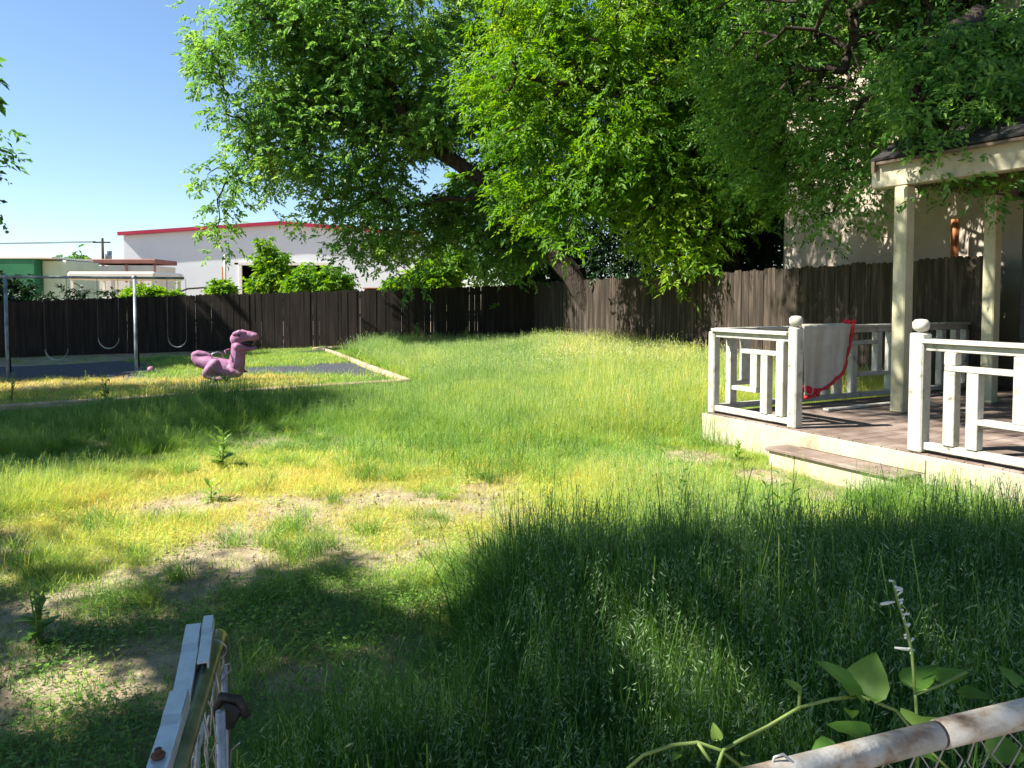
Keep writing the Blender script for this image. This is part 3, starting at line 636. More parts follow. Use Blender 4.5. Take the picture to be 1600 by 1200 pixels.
def tree(label, base, limbs, lobes, mat, ncl, nspray, cat='tree', seed=1, leaf=(.10, .045), nleaf=9, group=None, name='tree', r0=.2, tint=.5, tintfn=None, spread=.30, hang=.3, spray=.28, bark=None, twig=.008, holes=None, gaps=0.0, gapscale=1.3):
    """limbs: list of polylines [(x,y,z)...] from base; lobes: (centre Vector, radius[, squash])"""
    r = np.random.default_rng(seed)
    root = empty(name, base, label, cat, group)
    nodes = [Vector(base)]; par = [-1]
    for pl in limbs:
        prev = min(range(len(nodes)), key=lambda i: (nodes[i]-Vector(pl[0])).length)
        pts = [Vector(p) for p in pl]
        for a, b in zip([nodes[prev]]+pts[:-1], pts):
            m = max(1, int((b-a).length/.5))
            for k in range(1, m+1):
                q = a.lerp(b, k/m)
                if (q-nodes[prev]).length < .05: continue
                if k < m: q = q+Vector(r.normal(0, .035, 3))
                nodes.append(q); par.append(prev); prev = len(nodes)-1
    w = np.array([l[1]**2.2*(l[3] if len(l) > 3 else 1) for l in lobes]); w /= w.sum(); cl = []
    while len(cl) < ncl:
        l = lobes[r.choice(len(lobes), p=w)]; sq = l[2] if len(l) > 2 else 1.0
        d = r.normal(0, 1, 3); d /= np.linalg.norm(d); rr = l[1]*r.random()**.42
        q = Vector(l[0])+Vector((d[0]*rr, d[1]*rr*sq, d[2]*rr))
        if q.z < gz(q.x, q.y)+.15: continue
        if gaps and float(noise(q.x+q.y*.35, q.z+q.y*.2, gapscale, 90+seed)) < gaps: continue
        cl.append(q)
    NP = np.array([tuple(q) for q in nodes]); PAR = list(par)
    order = sorted(range(ncl), key=lambda i: float(np.min(np.linalg.norm(NP-np.array(cl[i]), axis=1))))
    pts = [tuple(q) for q in nodes]; tip = []
    arr = np.empty((len(pts)+ncl*3, 3)); arr[:len(pts)] = pts; cnt = len(pts)
    for i in order:
        c = np.array(cl[i]); d = np.linalg.norm(arr[:cnt]-c, axis=1); up = np.maximum(0, arr[:cnt, 2]-c[2]-.3)*.25; j = int(np.argmin(d+up))
        a = arr[j].copy(); dist = np.linalg.norm(c-a)
        if dist > .5:
            for t in (.36, .7):
                m = a+(c-a)*t+r.normal(0, .06*min(1.5, dist), 3)+np.array([0, 0, .10*dist*math.sin(t*math.pi)]); arr[cnt] = m; PAR.append(j); j = cnt; cnt += 1
        arr[cnt] = c; PAR.append(j); tip.append(cnt); cnt += 1
    load = np.ones(cnt)
    for i in range(cnt-1, 0, -1): load[PAR[i]] += load[i]
    rad = twig+(r0-twig)*(load/load[0])**.52
    # mesh: per-segment prisms
    th = MB()
    for i in range(1, cnt):
        a = Vector(arr[PAR[i]]); b = Vector(arr[i]); ra = min(rad[PAR[i]], rad[i]*1.25); n = 8 if rad[i] > .05 else (5 if rad[i] > .015 else 3)
        if (b-a).length < 1e-3: continue
        th.tube([a-(b-a)*.04, b+(b-a)*.03], [ra, rad[i]], n, caps=False)
    tr = th.build('trunk', bark or M['bark'], root)
    # leaves
    tips = arr[tip]; dirs = np.array([arr[t]-arr[PAR[t]] for t in tip])
    idx = np.repeat(np.arange(len(tip)), nspray); n = len(idx)
    off = r.normal(0, spread, (n, 3)); off[:, 2] -= np.abs(r.normal(0, hang, n))*.6
    cen = tips[idx]+off; dd = dirs[idx]*.4+off*1.2
    if holes:      # openings in the crown that let sun through
        ex = cen[:, 0]-SDIR.x/SDIR.z*cen[:, 2]; ey = cen[:, 1]-SDIR.y/SDIR.z*cen[:, 2]; ok = np.ones(n, bool)
        for hx, hy, hr in holes: ok &= np.hypot(ex-hx, ey-hy) > hr+spray*.55
        idx = idx[ok]; cen = cen[ok]; dd = dd[ok]; n = len(idx)
    ctint = r.normal(0, .13, len(tip))
    tt = tint+ctint[idx]
    if tintfn is not None: tt = tt+tintfn(cen)
    tm = [leaf_template(nleaf, leaf[0], leaf[1], spray, seed*10+k) for k in range(6)]
    build_leaves('crown', cen, dd, tt, tm, mat, root, 1.0, r)
    return root
def lob(px, py, Y, rpx, sq=1.0, wt=1.0): return (at_depth(px, py, Y), rpx/F*Y, sq, wt)

# big tree in the back corner, leaning left
B1 = at_depth(938, 528, 20.8); B1.z = gz(B1.x, B1.y)-.05
A_ = lambda px, py, Y: tuple(at_depth(px, py, Y))
tree('large tree in the far corner leaning left over the back fence', B1,
     [[A_(925, 480, 20.9), A_(895, 430, 21.1), A_(865, 385, 21.4), A_(825, 335, 21.7), A_(780, 300, 22), A_(715, 255, 22.2), A_(650, 218, 22.3), A_(610, 205, 22.3), A_(540, 190, 22.4), A_(470, 160, 22.4)],
      [A_(865, 385, 21.4), A_(850, 300, 21.8), A_(830, 180, 22), A_(800, 60, 22.4), A_(780, -80, 22.5)],
      [A_(780, 300, 22), A_(700, 310, 22.4), A_(600, 330, 22.4)], [A_(650, 218, 22.3), A_(600, 120, 22.5), A_(560, 20, 22.5)], [A_(540, 190, 22.4), A_(430, 240, 22.4), A_(360, 280, 22.3)]],
     [lob(400, 110, 22.6, 95), lob(350, 80, 22.6, 45), lob(480, 60, 22.8, 110), lob(350, 265, 22.4, 50), lob(420, 240, 22.4, 65), lob(600, 140, 22.8, 130), lob(550, 300, 22.4, 95), lob(480, 190, 22.4, 90), lob(720, 190, 23.6, 90),
      lob(345, 345, 22.3, 38), lob(345, 385, 22.3, 14), lob(610, 370, 22.2, 50), lob(650, 410, 22.2, 26), lob(600, 10, 23.5, 170), lob(760, 100, 23.5, 160), lob(740, 340, 23.6, 80), lob(460, -110, 23.5, 150), lob(720, -160, 24, 240), lob(320, 20, 23, 22), lob(820, 220, 23.5, 100), lob(610, 290, 23.2, 60), lob(680, 350, 23.8, 50), lob(720, 290, 24, 60), lob(800, 380, 23, 60), lob(560, 380, 22.2, 30), lob(840, 330, 22.5, 60), lob(530, 130, 23.5, 110), lob(590, 210, 21.9, 34), lob(690, 180, 21.6, 40), lob(640, 280, 21.8, 30)],
     M['leaf_dark'], 1060, 24, gaps=.34, seed=3, leaf=(.145, .072), nleaf=9, r0=.30, tint=.68, spread=.27, hang=.30,
     tintfn=lambda c: .18*(noise(c[:, 0]*1.0, c[:, 2], 1.3, 8)-.5))
# bright foliage tree at the right fence
tree('bright yellow green tree hanging over the brown side fence', Vector((5.4, 17.8, 0)),
     [[(5.1, 17.7, 2.4), (4.6, 17.3, 4.2), (3.6, 17, 6), (2.5, 16.8, 7.5)], [(5.1, 17.7, 2.4), A_(1110, 325, 16.6), A_(1060, 318, 16.3), A_(1000, 330, 16)], [(4.6, 17.3, 4.2), (4.9, 17, 6), (5.2, 16.6, 8)], [(3.6, 17, 6), A_(900, 130, 16.6), A_(820, 120, 16.6)]],
     [lob(900, 120, 17.2, 130), lob(1040, 80, 17, 140), lob(840, 240, 17.2, 90), lob(1000, 240, 16.8, 130), lob(925, 330, 16.2, 62), lob(970, 300, 16.2, 75), lob(1050, 400, 15.6, 34, 1, 1.5), lob(895, 385, 15.8, 24, 1, 2), lob(1120, 290, 16.6, 95), lob(1030, 432, 15.5, 18, 1, 1.5), lob(1040, 455, 15.4, 10, 1, 4), lob(1085, 360, 15.8, 36), lob(1015, 465, 15.4, 5, 1, 6), lob(900, 408, 15.8, 10, 1, 3),
      lob(1190, 160, 16.5, 130), lob(980, -80, 17.5, 190), lob(1200, -60, 17.5, 170), lob(810, 20, 17.6, 95), lob(770, 130, 17.8, 60), lob(1000, 380, 15.9, 40)],
     M['leaf_bright'], 760, 24, gaps=.33, gapscale=1.0, seed=5, leaf=(.125, .052), nleaf=9, r0=.22, tint=.55, spread=.24, hang=.34,
     tintfn=lambda c: .3*(noise(c[:, 0], c[:, 2], 1.1, 18)-.5)+.08*np.clip((c[:, 2]-4)/4, -1, 1))
# near shading tree over the porch roof
def shade_lobes(regions, z0, z1, seed):
    """crown lobes standing up-sun of the ground spots (x,y,r) they shade"""
    r = np.random.default_rng(seed); out = []
    for x, y, rr in regions:
        z = r.uniform(z0, z1); t = z/SDIR.z
        out.append((Vector((x+SDIR.x*t, y+SDIR.y*t, z)), rr, 1.0))
    return out
OVER = shade_lobes([(x, y, .75) for x in (6.2, 7.5, 8.8, 10.1) for y in (8.0, 9.3, 10.6)]+[(x, y, .7) for x in (6.0, 7.4, 8.8) for y in (11.9, 13.2)]+[(5.1, 9.6, .5), (4.5, 8.75, .35), (5.1, 8.3, .42), (5.7, 7.6, .45), (6.1, 6.8, .5), (4.5, 9.4, .5), (8.2, 15.2, .9), (8.7, 14.3, .6)], 7.2, 8.4, 6)
rh = np.random.default_rng(77)
WALLH = [(4.62, 9.25, .16), (4.8, 9.0, .1)]+[(rh.uniform(8.3, 10.6), rh.uniform(10.6, 14.0), rh.uniform(.10, .22)) for _ in range(34)]+[(rh.uniform(5.4, 8), rh.uniform(7.6, 10), rh.uniform(.06, .13)) for _ in range(26)]
tree('dark leafy tree with thick limbs over the porch roof', Vector((9.3, 13.6, 0)),
     [[(9.2, 13.4, 3.5), (8.6, 12.6, 5.2), (7.2, 11.6, 6.0), (5.8, 10.8, 6.0)], [(8.6, 12.6, 5.2), (7.9, 12.0, 6.6), (7.0, 11.4, 8)], [(9.2, 13.4, 3.5), (9.0, 12.6, 6.0), (8.4, 11.8, 8.5)], [(7.2, 11.6, 6.0), (6.0, 10.2, 5.2), (5.2, 9.4, 4.7)], [(5.8, 10.8, 6.0), (3.6, 10.2, 7.0), (1, 9.6, 7.8)]],
     [lob(1320, 60, 11.5, 140), lob(1430, 60, 11, 60), lob(1250, 200, 12, 110), lob(1370, 170, 11, 90), lob(1560, 150, 9.8, 65), lob(1470, 140, 10.2, 60), lob(1300, 280, 11.5, 45), lob(1500, 220, 8.2, 26), lob(1570, 235, 7.8, 34), lob(1400, 240, 9.6, 36), lob(1200, 60, 12, 110), lob(1350, -80, 11.5, 140), lob(1530, -30, 11, 50), lob(1650, 60, 10, 90), lob(1500, 330, 7.9, 17), lob(1230, 300, 12.5, 40), lob(1170, 190, 13, 60), lob(1320, 230, 10.5, 60), lob(1400, 180, 9.3, 60), lob(1500, 170, 8.2, 50), lob(1590, 170, 7.8, 50), lob(1280, 330, 11.5, 26), lob(1440, 110, 9.5, 70), lob(1330, 290, 10.5, 26), lob(1310, 90, 12.5, 80), lob(1350, 30, 12.5, 80), lob(1420, 150, 12, 60), lob(1520, 90, 11.5, 50), lob(1450, 175, 8.5, 42, 1, 7), lob(1540, 150, 8.3, 52, 1, 7), lob(1610, 170, 8.0, 48, 1, 7), lob(1500, 110, 8.8, 55, 1, 6), lob(1590, 80, 8.8, 60, 1, 5), lob(1420, 215, 8.6, 26, 1, 6), lob(1520, 225, 7.9, 16, 1, 8)]+OVER,
     M['leaf_dark'], 1500, 18, gaps=.22, gapscale=.8, holes=WALLH, seed=9, leaf=(.088, .038), nleaf=9, r0=.26, tint=.56, spread=.20, hang=.24, spray=.24)
# dark shrubs between
tree('dark evergreen shrub mass filling the gap behind the brown fence', Vector((4.9, 20.2, 0)), [[(5, 20.2, 2), (5, 20.2, 5)]],
     [lob(1130, 380, 19, 80), lob(1200, 330, 18.5, 80), lob(1090, 300, 20, 90), lob(1000, 400, 21.2, 60), lob(1180, 240, 18.5, 80), lob(1000, 300, 21.5, 110), lob(1215, 400, 18, 40), lob(1100, 150, 20, 130), lob(865, 415, 26, 40, 1, 1.5), lob(900, 400, 25.5, 50), lob(830, 425, 26.5, 28, 1, 2)],
     M['leaf_deep'], 480, 26, 'shrub', seed=12, leaf=(.13, .07), r0=.15, tint=.4, name='evergreen_shrub', spread=.3)
# sunlit growth behind the back fence
for k, (px, py, Y, lb, lobs, tn, m) in enumerate([
    (445, 456, 34, 'tall sunlit bush in front of the warehouse bay', [(418, 395, 12), (413, 376, 5), (437, 402, 9), (425, 420, 20), (430, 445, 28), (412, 440, 16)], .62, 'leaf_bright'),
    (520, 456, 33, 'rounded sunlit bush right of the warehouse bay', [(515, 440, 22), (478, 428, 14), (470, 445, 18), (535, 442, 14)], .5, 'leaf_bright'),
    (640, 452, 28, 'low vine covered bush over the middle of the back fence', [(650, 440, 22), (620, 447, 14), (690, 430, 28)], .55, 'leaf_bright'),
    (760, 448, 29, 'sunlit tangle of young trees behind the fence corner', [(700, 400, 45), (760, 390, 60), (810, 400, 50), (740, 340, 55), (800, 320, 60), (680, 425, 30), (720, 300, 45)], .5, 'leaf_bright'),
    (205, 463, 30, 'yellow green bush tips behind the swing set crossbar', [(235, 458, 9), (262, 461, 6), (212, 460, 7), (345, 452, 9)], .6, 'leaf_bright'),
    (60, 474, 27, 'dark ivy bush draped over the left end of the back fence', [(20, 455, 34), (60, 480, 30), (-40, 450, 50), (120, 462, 18), (170, 455, 16), (100, 490, 24), (150, 448, 10), (-100, 460, 60)], .35, 'leaf_deep')]):
    b0 = at_depth(px, py, Y); b0.z = -.3
    tree(lb, b0, [[tuple(at_depth(px, py-8, Y))]], [(at_depth(x, y, Y), rr/F*Y, .9) for x, y, rr in lobs], M[m], 150, 16, 'bush', seed=30+k, leaf=(.16, .09), nleaf=7, r0=.06, tint=tn, spread=.12, name='bush', spray=.20)
# distant tree line
for k, (px, py, rr, Y) in enumerate([(105, 425, 9, 80), (125, 416, 6, 85)]):
    b0 = at_depth(px, 450, Y); b0.z = -.3
    tree('hazy far tree above the low red brown building' if k == 0 else 'small far treetop beside the shed roof', b0, [[tuple(at_depth(px, py, Y))]], [(at_depth(px, py, Y), rr/F*Y*1.5, 1)], M['leaf_dark'], 60, 12, seed=50+k, leaf=(.4, .25), r0=.15, spread=.5)

# ---- trees to the left and beside the viewer whose crowns shade the lawn
def shade_lobes(regions, z0, z1, seed):
    """each region (x,y,r) on the ground -> lobe up along the sun direction"""
    r = np.random.default_rng(seed); out = []
    for x, y, rr in regions:
        z = r.uniform(z0, z1); t = z/SDIR.z
        out.append((Vector((x+SDIR.x*t, y+SDIR.y*t, z)), rr, 1.0))
    return out
LT = shade_lobes([(-7.0, 10.9, 1.0), (-5.6, 10.6, 1.0), (-4.4, 10.5, .95), (-3.3, 10.4, .85), (-2.6, 10.4, .6), (-8.5, 10.6, 1), (-6.2, 9.2, 1.0), (-4.9, 9.1, .8), (-3.8, 8.8, .6), (-7.3, 7.9, .9), (-5.9, 7.7, .8), (-4.9, 7.2, .65), (-6.2, 6.3, .9), (-4.9, 5.9, .6), (-8, 9.5, 1.2), (-8.8, 7.4, 1.1), (-5.4, 6.7, .7), (-4.3, 6.8, .4), (-5.4, 5.5, .6), (-3.9, 7.8, .5), (-7.2, 9.9, 1), (-3.2, 9.4, .5)], 7.0, 8.6, 1)
LT = [l for l in LT]
c = Vector((-12.6, 11.0, 0))
tree('tall tree at the left edge with drooping leaves against the sky', c, [[(-12.5, 11, 3), (-12.2, 11, 5.5), (-12.0, 10.8, 7.5)], [(-12.2, 11, 5.5), (-10.5, 11.4, 6.8)], [(-12.2, 11, 5.5), (-12.8, 9, 7.2)]],
     LT+[lob(-55, 225, 12.2, 30), lob(-55, 290, 12.2, 26), lob(-40, 190, 12.2, 14), lob(-38, 315, 12.2, 14), (Vector((-13, 12, 6)), 1.2)],
     M['leaf_dark'], 460, 18, seed=21, leaf=(.12, .06), r0=.3, tint=.35, spread=.24)
FT = shade_lobes([(x, y, .62) for x in np.arange(-5.0, 6.6, .95) for y in (1.0, 1.9, 2.8)]+[(x, 3.5, .5) for x in np.arange(-4.4, 6.6, .7)]+[(x, 4.0, .28) for x in np.arange(-2.4, .3, .45)]+[(-3.6, 4.5, .5), (-4.6, 4.9, .7), (-5.6, 5, .6), (.9, 4.1, .4), (1.7, 4.0, .4), (2.6, 4.0, .4), (3.4, 4.0, .45)], 5.2, 6.6, 2)
def hole(px, py, z, r, Y=None):
    p = at_z(px, py, z) if Y is None else at_depth(px, py, Y)
    return (p.x-SDIR.x/SDIR.z*p.z, p.y-SDIR.y/SDIR.z*p.z, r)
HOLES = [hole(1395, 1155, .95, .13), hole(1550, 1122, .95, .10), hole(1300, 1180, .95, .05), hole(1385, 1045, 0, .06, 1.4), hole(1415, 950, 0, .04, 1.44), hole(1060, 1170, 0, .07, 1.22), hole(1160, 1160, 0, .07, 1.22), hole(1220, 1120, 0, .05, 1.3), hole(1430, 1110, 0, .04, 1.36),
         hole(1110, 990, .35, .12), hole(1150, 1050, .35, .12), hole(1190, 1100, .3, .09), hole(1060, 970, .35, .06), hole(600, 925, .05, .10), hole(690, 945, .05, .15), hole(655, 895, .05, .16), hole(170, 985, .03, .12), hole(120, 945, .03, .18),
         hole(40, 1030, .1, .22), hole(190, 1112, 0, .07), hole(245, 1060, 0, .08), hole(580, 1150, .1, .08), hole(600, 1090, .1, .06), hole(700, 1020, .1, .05), hole(1290, 960, .35, .05), hole(1560, 1040, .3, .07), hole(1000, 905, .35, .05), hole(900, 990, .35, .04), hole(1330, 900, .35, .05), hole(1230, 860, .35, .10),
         hole(770, 875, .3, .10), hole(820, 845, .3, .07), hole(960, 835, .35, .06), hole(440, 1010, .02, .06), hole(530, 1030, .02, .05), hole(1590, 1180, 0, .05, 1.3), hole(330, 990, 0, .05, 1.5), hole(300, 1030, 0, .03, 1.4)]
HOLES = [(a_, b_, c_*1.08) for a_, b_, c_ in HOLES]
FT = [l for l in FT if not (-.7 < (l[0].x/max(.1, l[0].y)) < .7 and (l[0].z-l[1]-EYE)/max(.1, l[0].y+l[1]) < .42)]
tree('overhanging tree whose crown shades the foreground by the gate', Vector((-5.6, -2.0, 0)), [[(-5.4, -1.6, 2.5), (-5, -.6, 4.2), (-4.6, .8, 5.4)], [(-4.6, .8, 5.4), (-2, 1.8, 5.9), (.5, 2.2, 6.0)], [(-4.6, .8, 5.4), (-7, 2.5, 5.9), (-9, 3, 6)]],
     FT, M['leaf_dark'], 760, 22, holes=HOLES, seed=22, leaf=(.11, .055), r0=.25, tint=.4, spread=.20, hang=.15)
ST = shade_lobes([(-16, 24, 2), (-13, 24, 1.7), (-10.5, 24.2, 1.5), (-14, 21, 1.8), (-11.5, 21.5, 1.4), (-9.6, 21.8, 1.3), (-17, 21, 2), (-12.5, 18.5, 1.5), (-10.5, 18.6, 1.2), (-9.2, 19.3, 1.0), (-15.5, 17.5, 1.7), (-12.6, 16.3, 1.0), (-10.8, 16.6, .8), (-8.6, 17.4, .6), (-13, 17, 1), (-9.3, 16.4, .6), (-10.9, 16.0, .7), (-12.4, 15.8, .8), (-8.5, 16.6, .5), (-9.4, 23.5, 1.0), (-11.5, 19.8, 1.2), (-14, 19.2, 1.4)], 7, 10, 3)
tree('large dark tree left of the play pit beyond the frame edge', Vector((-23, 20.5, 0)), [[(-23, 20.5, 4), (-22.5, 21, 7), (-21, 22, 9)], [(-22.5, 21, 7), (-20, 19, 8)]],
     ST, M['leaf_dark'], 520, 22, seed=23, leaf=(.32, .19), r0=.35, tint=.35, spread=.4)

# ------------------------------------------------------------------ broadleaf weeds
def weed(label, px, py, h, n, leaf, seed, tint=.5, spreadr=.5, group='broadleaf weeds standing in the grass', Y=None):
    r = np.random.default_rng(seed); b = at_z(px, py, 0.0) if Y is None else at_depth(px, py, Y); b.z = gz(b.x, b.y)
    root = empty('weed_plant', b, label, 'weed', group); st = MB(); vs = []; q = []; tt = []
    nst = max(1, n//9)
    for sidx in range(nst):
        a0 = r.uniform(0, 6.28); lean = r.uniform(.05, .35)*spreadr*h*(1 if nst > 1 else .5)
        top = b+Vector((math.cos(a0)*lean, math.sin(a0)*lean, h*r.uniform(.7, 1)))
        mid = b.lerp(top, .5)+Vector((0, 0, .03)); st.tube([b, mid, top], [.006, .004, .002], 5)
        for k in range(n//nst):
            t = (k+.5)/(n//nst); p = b.lerp(top, t*t*.4+t*.6); a = k*2.4+r.uniform(-.4, .4); l = leaf*(1.15-.6*t)*r.uniform(.8, 1.2); el = .2+.7*t+r.normal(0, .15)
            d = Vector((math.cos(a)*math.cos(el), math.sin(a)*math.cos(el), math.sin(el))); w = d.cross(Vector((0,0,1))).normalized()*l*.17
            i0 = len(vs); m1 = p+d*l*.35; m2 = p+d*l*.7-Vector((0,0,l*.06)); e = p+d*l-Vector((0,0,l*.2))
            vs += [p, m1+w+Vector((0,0,.004)), m1-w+Vector((0,0,.004)), m1, m2+w*.75, m2-w*.75, m2-Vector((0,0,.003)), e]
            q += [(i0, i0+1, i0+3), (i0, i0+3, i0+2), (i0+1, i0+4, i0+6), (i0+1, i0+6, i0+3), (i0+3, i0+6, i0+5), (i0+3, i0+5, i0+2), (i0+4, i0+7, i0+6), (i0+6, i0+7, i0+5)]; tt += [tint+r.normal(0, .12)]*8
    st.build('stem', M['stem'], root)
    npmesh('leaves', np.array([tuple(v) for v in vs]), np.array(q), M['weed'], root, np.clip(np.array(tt), 0, 1), True, 3)
weed('broad leaved dock weed at the edge of the mid lawn shade', 348, 732, .36, 40, .19, 1, .7)
weed('small pale green weed alone on the sunny yellow grass', 330, 783, .17, 14, .15, 2, .9)
weed('bushy weed in front of the dry golden strip left of the rider', 165, 637, .50, 70, .13, 3, .6)
weed('leafy weed at the left edge by the front swing leg', 18, 628, .50, 36, .10, 4, .5)
weed('tall thin leafy weed against the middle of the back fence', 652, 540, .85, 55, .22, 5, .7, .3, Y=22.6)
weed('short weed near the corner of the back fence', 730, 538, .65, 46, .20, 6, .7, .3, Y=22.6)
weed('spindly weed with pale leaves left of the tall fence weed', 615, 541, .60, 34, .17, 7, .8, .7, Y=22.7)
weed('dusty pale weed beside the swing leg in the mulch', 134, 600, .35, 22, .09, 8, .8, .3)
weed('round low weed in the open middle lawn', 868, 690, .22, 40, .10, 9, .3)
weed('feathery tall weed at the upper edge of the foreground shade', 1060, 835, .62, 60, .09, 10, .1, .7)
weed('pale leafy clump growing against the porch base right of the step', 1490, 775, .42, 60, .12, 12, .75, .6)
weed('dark leafy weed rising from the long grass below the step', 1215, 880, .58, 60, .11, 13, .25, .6)
weed('yellow green weed tuft beside the left end of the step', 1150, 725, .24, 40, .10, 14, .75, .8)
weed('leafy weed tuft in the shade at the left corner', 60, 1010, .34, 50, .11, 11, .5)

# ------------------------------------------------------------------ grass (stuff) by geometry nodes
def blade(r, h, w, lean, seg, curl, base):
    a = r.uniform(0, 6.283); d = np.array([math.cos(a), math.sin(a), 0]); side = np.array([-d[1], d[0], 0]); a2 = r.uniform(-.9, .9); side = side*math.cos(a2)+d*math.sin(a2)
    vs = []
    for k in range(seg+1):
        t = k/seg; p = base+d*(lean*t+curl*t*t*t)+np.array([0, 0, h*(t-.25*(curl/h if h else 0)*t*t*t)]); ww = w*(1-t)**.7 if k < seg else 0
        vs.append(p+side*ww/2); vs.append(p-side*ww/2)
    return vs[:-1]
def tuft(name, nb, h, w, rad, seg=3, seeds=0, seedlen=.05, forb=False, seed=0):
    r = np.random.default_rng(seed); vs = []; fs = []; mi = []; w0 = w
    for _ in range(nb):
        bh = h*r.uniform(.45, 1.1); w = w0*(2.0 if (h > .3 and r.random() < .12) else 1); base = np.append(r.normal(0, rad, 2), -.01)
        v = blade(r, bh, w*r.uniform(.7, 1.3), bh*r.uniform(.05, .75), seg, bh*r.uniform(.05, .95), base); i0 = len(vs); vs += v
        for k in range(seg-1): a = i0+2*k; fs.append((a, a+1, a+3, a+2)); mi.append(0)
        a = i0+2*(seg-1); fs.append((a, a+1, a+2)); mi.append(0)
    for _ in range(seeds):   # thin culm with spikelets
        base = np.append(r.normal(0, rad, 2), 0); a = r.uniform(0, 6.28); d = np.array([math.cos(a), math.sin(a), 0]); sh = h*r.uniform(.95, 1.4); ln = sh*r.uniform(.1, .35)
        tip = base+d*ln+np.array([0, 0, sh]); sd = np.array([-d[1], d[0], 0])*.0012
        i0 = len(vs); vs += [base+sd, base-sd, tip-sd, tip+sd]; fs.append((i0, i0+1, i0+2, i0+3)); mi.append(0)
        for k in range(5):
            t = k/5; p = tip-np.array([0, 0, 1])*seedlen*1.4*t+d*seedlen*(.5-t*.8)+r.normal(0, .006, 3)
            dr = np.array([d[0]*.6, d[1]*.6, -.55])+r.normal(0, .28, 3); dr /= np.linalg.norm(dr)
            ww = np.cross(dr, r.normal(0, 1, 3)); ww /= np.linalg.norm(ww); l = seedlen*.30; wd = l*.085
            i0 = len(vs); vs += [p, p+dr*l*.5+ww*wd, p+dr*l, p+dr*l*.5-ww*wd]; fs.append((i0, i0+1, i0+2, i0+3)); mi.append(1)
    if forb:
        for _ in range(34):
            p = np.append(r.normal(0, rad*1.1, 2), h*r.uniform(.2, .9)); a0 = r.uniform(0, 6.28)
            for k in range(3):
                a = a0+k*2.09; d = np.array([math.cos(a), math.sin(a), r.uniform(-.2, .4)]); sd = np.array([-math.sin(a), math.cos(a), r.uniform(-.3, .3)]); l = .008*r.uniform(.7, 1.3)
                i0 = len(vs); vs += [p, p+d*l*.6+sd*l*.5, p+d*l, p+d*l*.6-sd*l*.5]; fs.append((i0, i0+1, i0+2, i0+3)); mi.append(0)
    me = bpy.data.meshes.new(name); me.from_pydata([tuple(v) for v in vs], [], fs); me.materials.append(M['grass']); me.materials.append(M['seed'])
    me.polygons.foreach_set('material_index', mi); me.update()
    return bpy.data.objects.new(name, me)
TC = bpy.data.collections.new('tuft_library')
specs = [dict(nb=64, h=.36, w=.0055, rad=.085, seg=4, seeds=2, seedlen=.06), dict(nb=46, h=.33, w=.005, rad=.09, seg=4, seeds=7, seedlen=.06),
         dict(nb=52, h=.22, w=.0045, rad=.09, seg=3, seeds=10, seedlen=.05), dict(nb=60, h=.20, w=.0048, rad=.09, seg=3, seeds=3, seedlen=.04),
         dict(nb=60, h=.075, w=.0034, rad=.08, seg=3), dict(nb=44, h=.055, w=.0030, rad=.085, seg=2, seeds=2, seedlen=.02),
         dict(nb=20, h=.045, w=.003, rad=.08, seg=2, forb=True), dict(nb=34, h=.15, w=.0038, rad=.024, seg=3),
         dict(nb=48, h=.26, w=.010, rad=.16, seg=3, seeds=14, seedlen=.09), dict(nb=56, h=.10, w=.008, rad=.16, seg=2)]
for k, sp in enumerate(specs): TC.objects.link(tuft('tuft_%02d' % k, seed=k+1, **sp))

def project(x, y, z):
    dy = y*math.cos(PITCH)-(z-EYE)*math.sin(PITCH)*1.0; up = (z-EYE)*math.cos(PITCH)+y*math.sin(PITCH)
    return 800+F*x/dy, CY-F*up/dy
def scatter(n, y0, y1):
    y = np.sqrt(rng.random(n)*(y1*y1-y0*y0)+y0*y0); x = (rng.random(n)*2-1)*(.72*y+.6); return x, y
hx0 = np.array([C0.x, C0.y])
def in_house(x, y, pad=.04):
    dx = x-C0.x; dy = y-C0.y; u = dx*U.x+dy*U.y; v = dx*Vv.x+dy*Vv.y
    return ((u > -pad-.03) & (v > -pad-.04)) | ((u > 1.1) & (u < 2.68) & (v > -.36))
def beyond_fence(x, y):
    # right fence line from (.7,24) to (6.3,10.2)
    s = (y-24)/(10.2-24); fx = .7+5.6*s
    return (x > fx-.1) | (y > 24.4+.02*x)
pts = []
def emit(x, y, keep, idx, scl, tint):
    keep = keep & ~in_house(x, y) & ~beyond_fence(x, y)
    x = x[keep]; y = y[keep]; n = len(x)
    pts.append(np.stack([x, y, ground_z(x, y), rng.random(n)*6.283, (scl[keep] if np.ndim(scl) else np.full(n, scl))*rng.uniform(.75, 1.25, n), idx[keep].astype(float), np.clip((tint[keep] if np.ndim(tint) else np.full(n, tint))+rng.normal(0, .13, n), 0, 1)], -1))
def inside_pad(x, y):
    e1 = (PLL-PR); e2 = (PB-PR); det = e1.x*e2.y-e1.y*e2.x; rx = x-PR.x; ry = y-PR.y
    s = (rx*e2.y-ry*e2.x)/det*e1.length; t = (e1.x*ry-e1.y*rx)/det*e2.length
    return (s > -.25) & (t > -1.3)
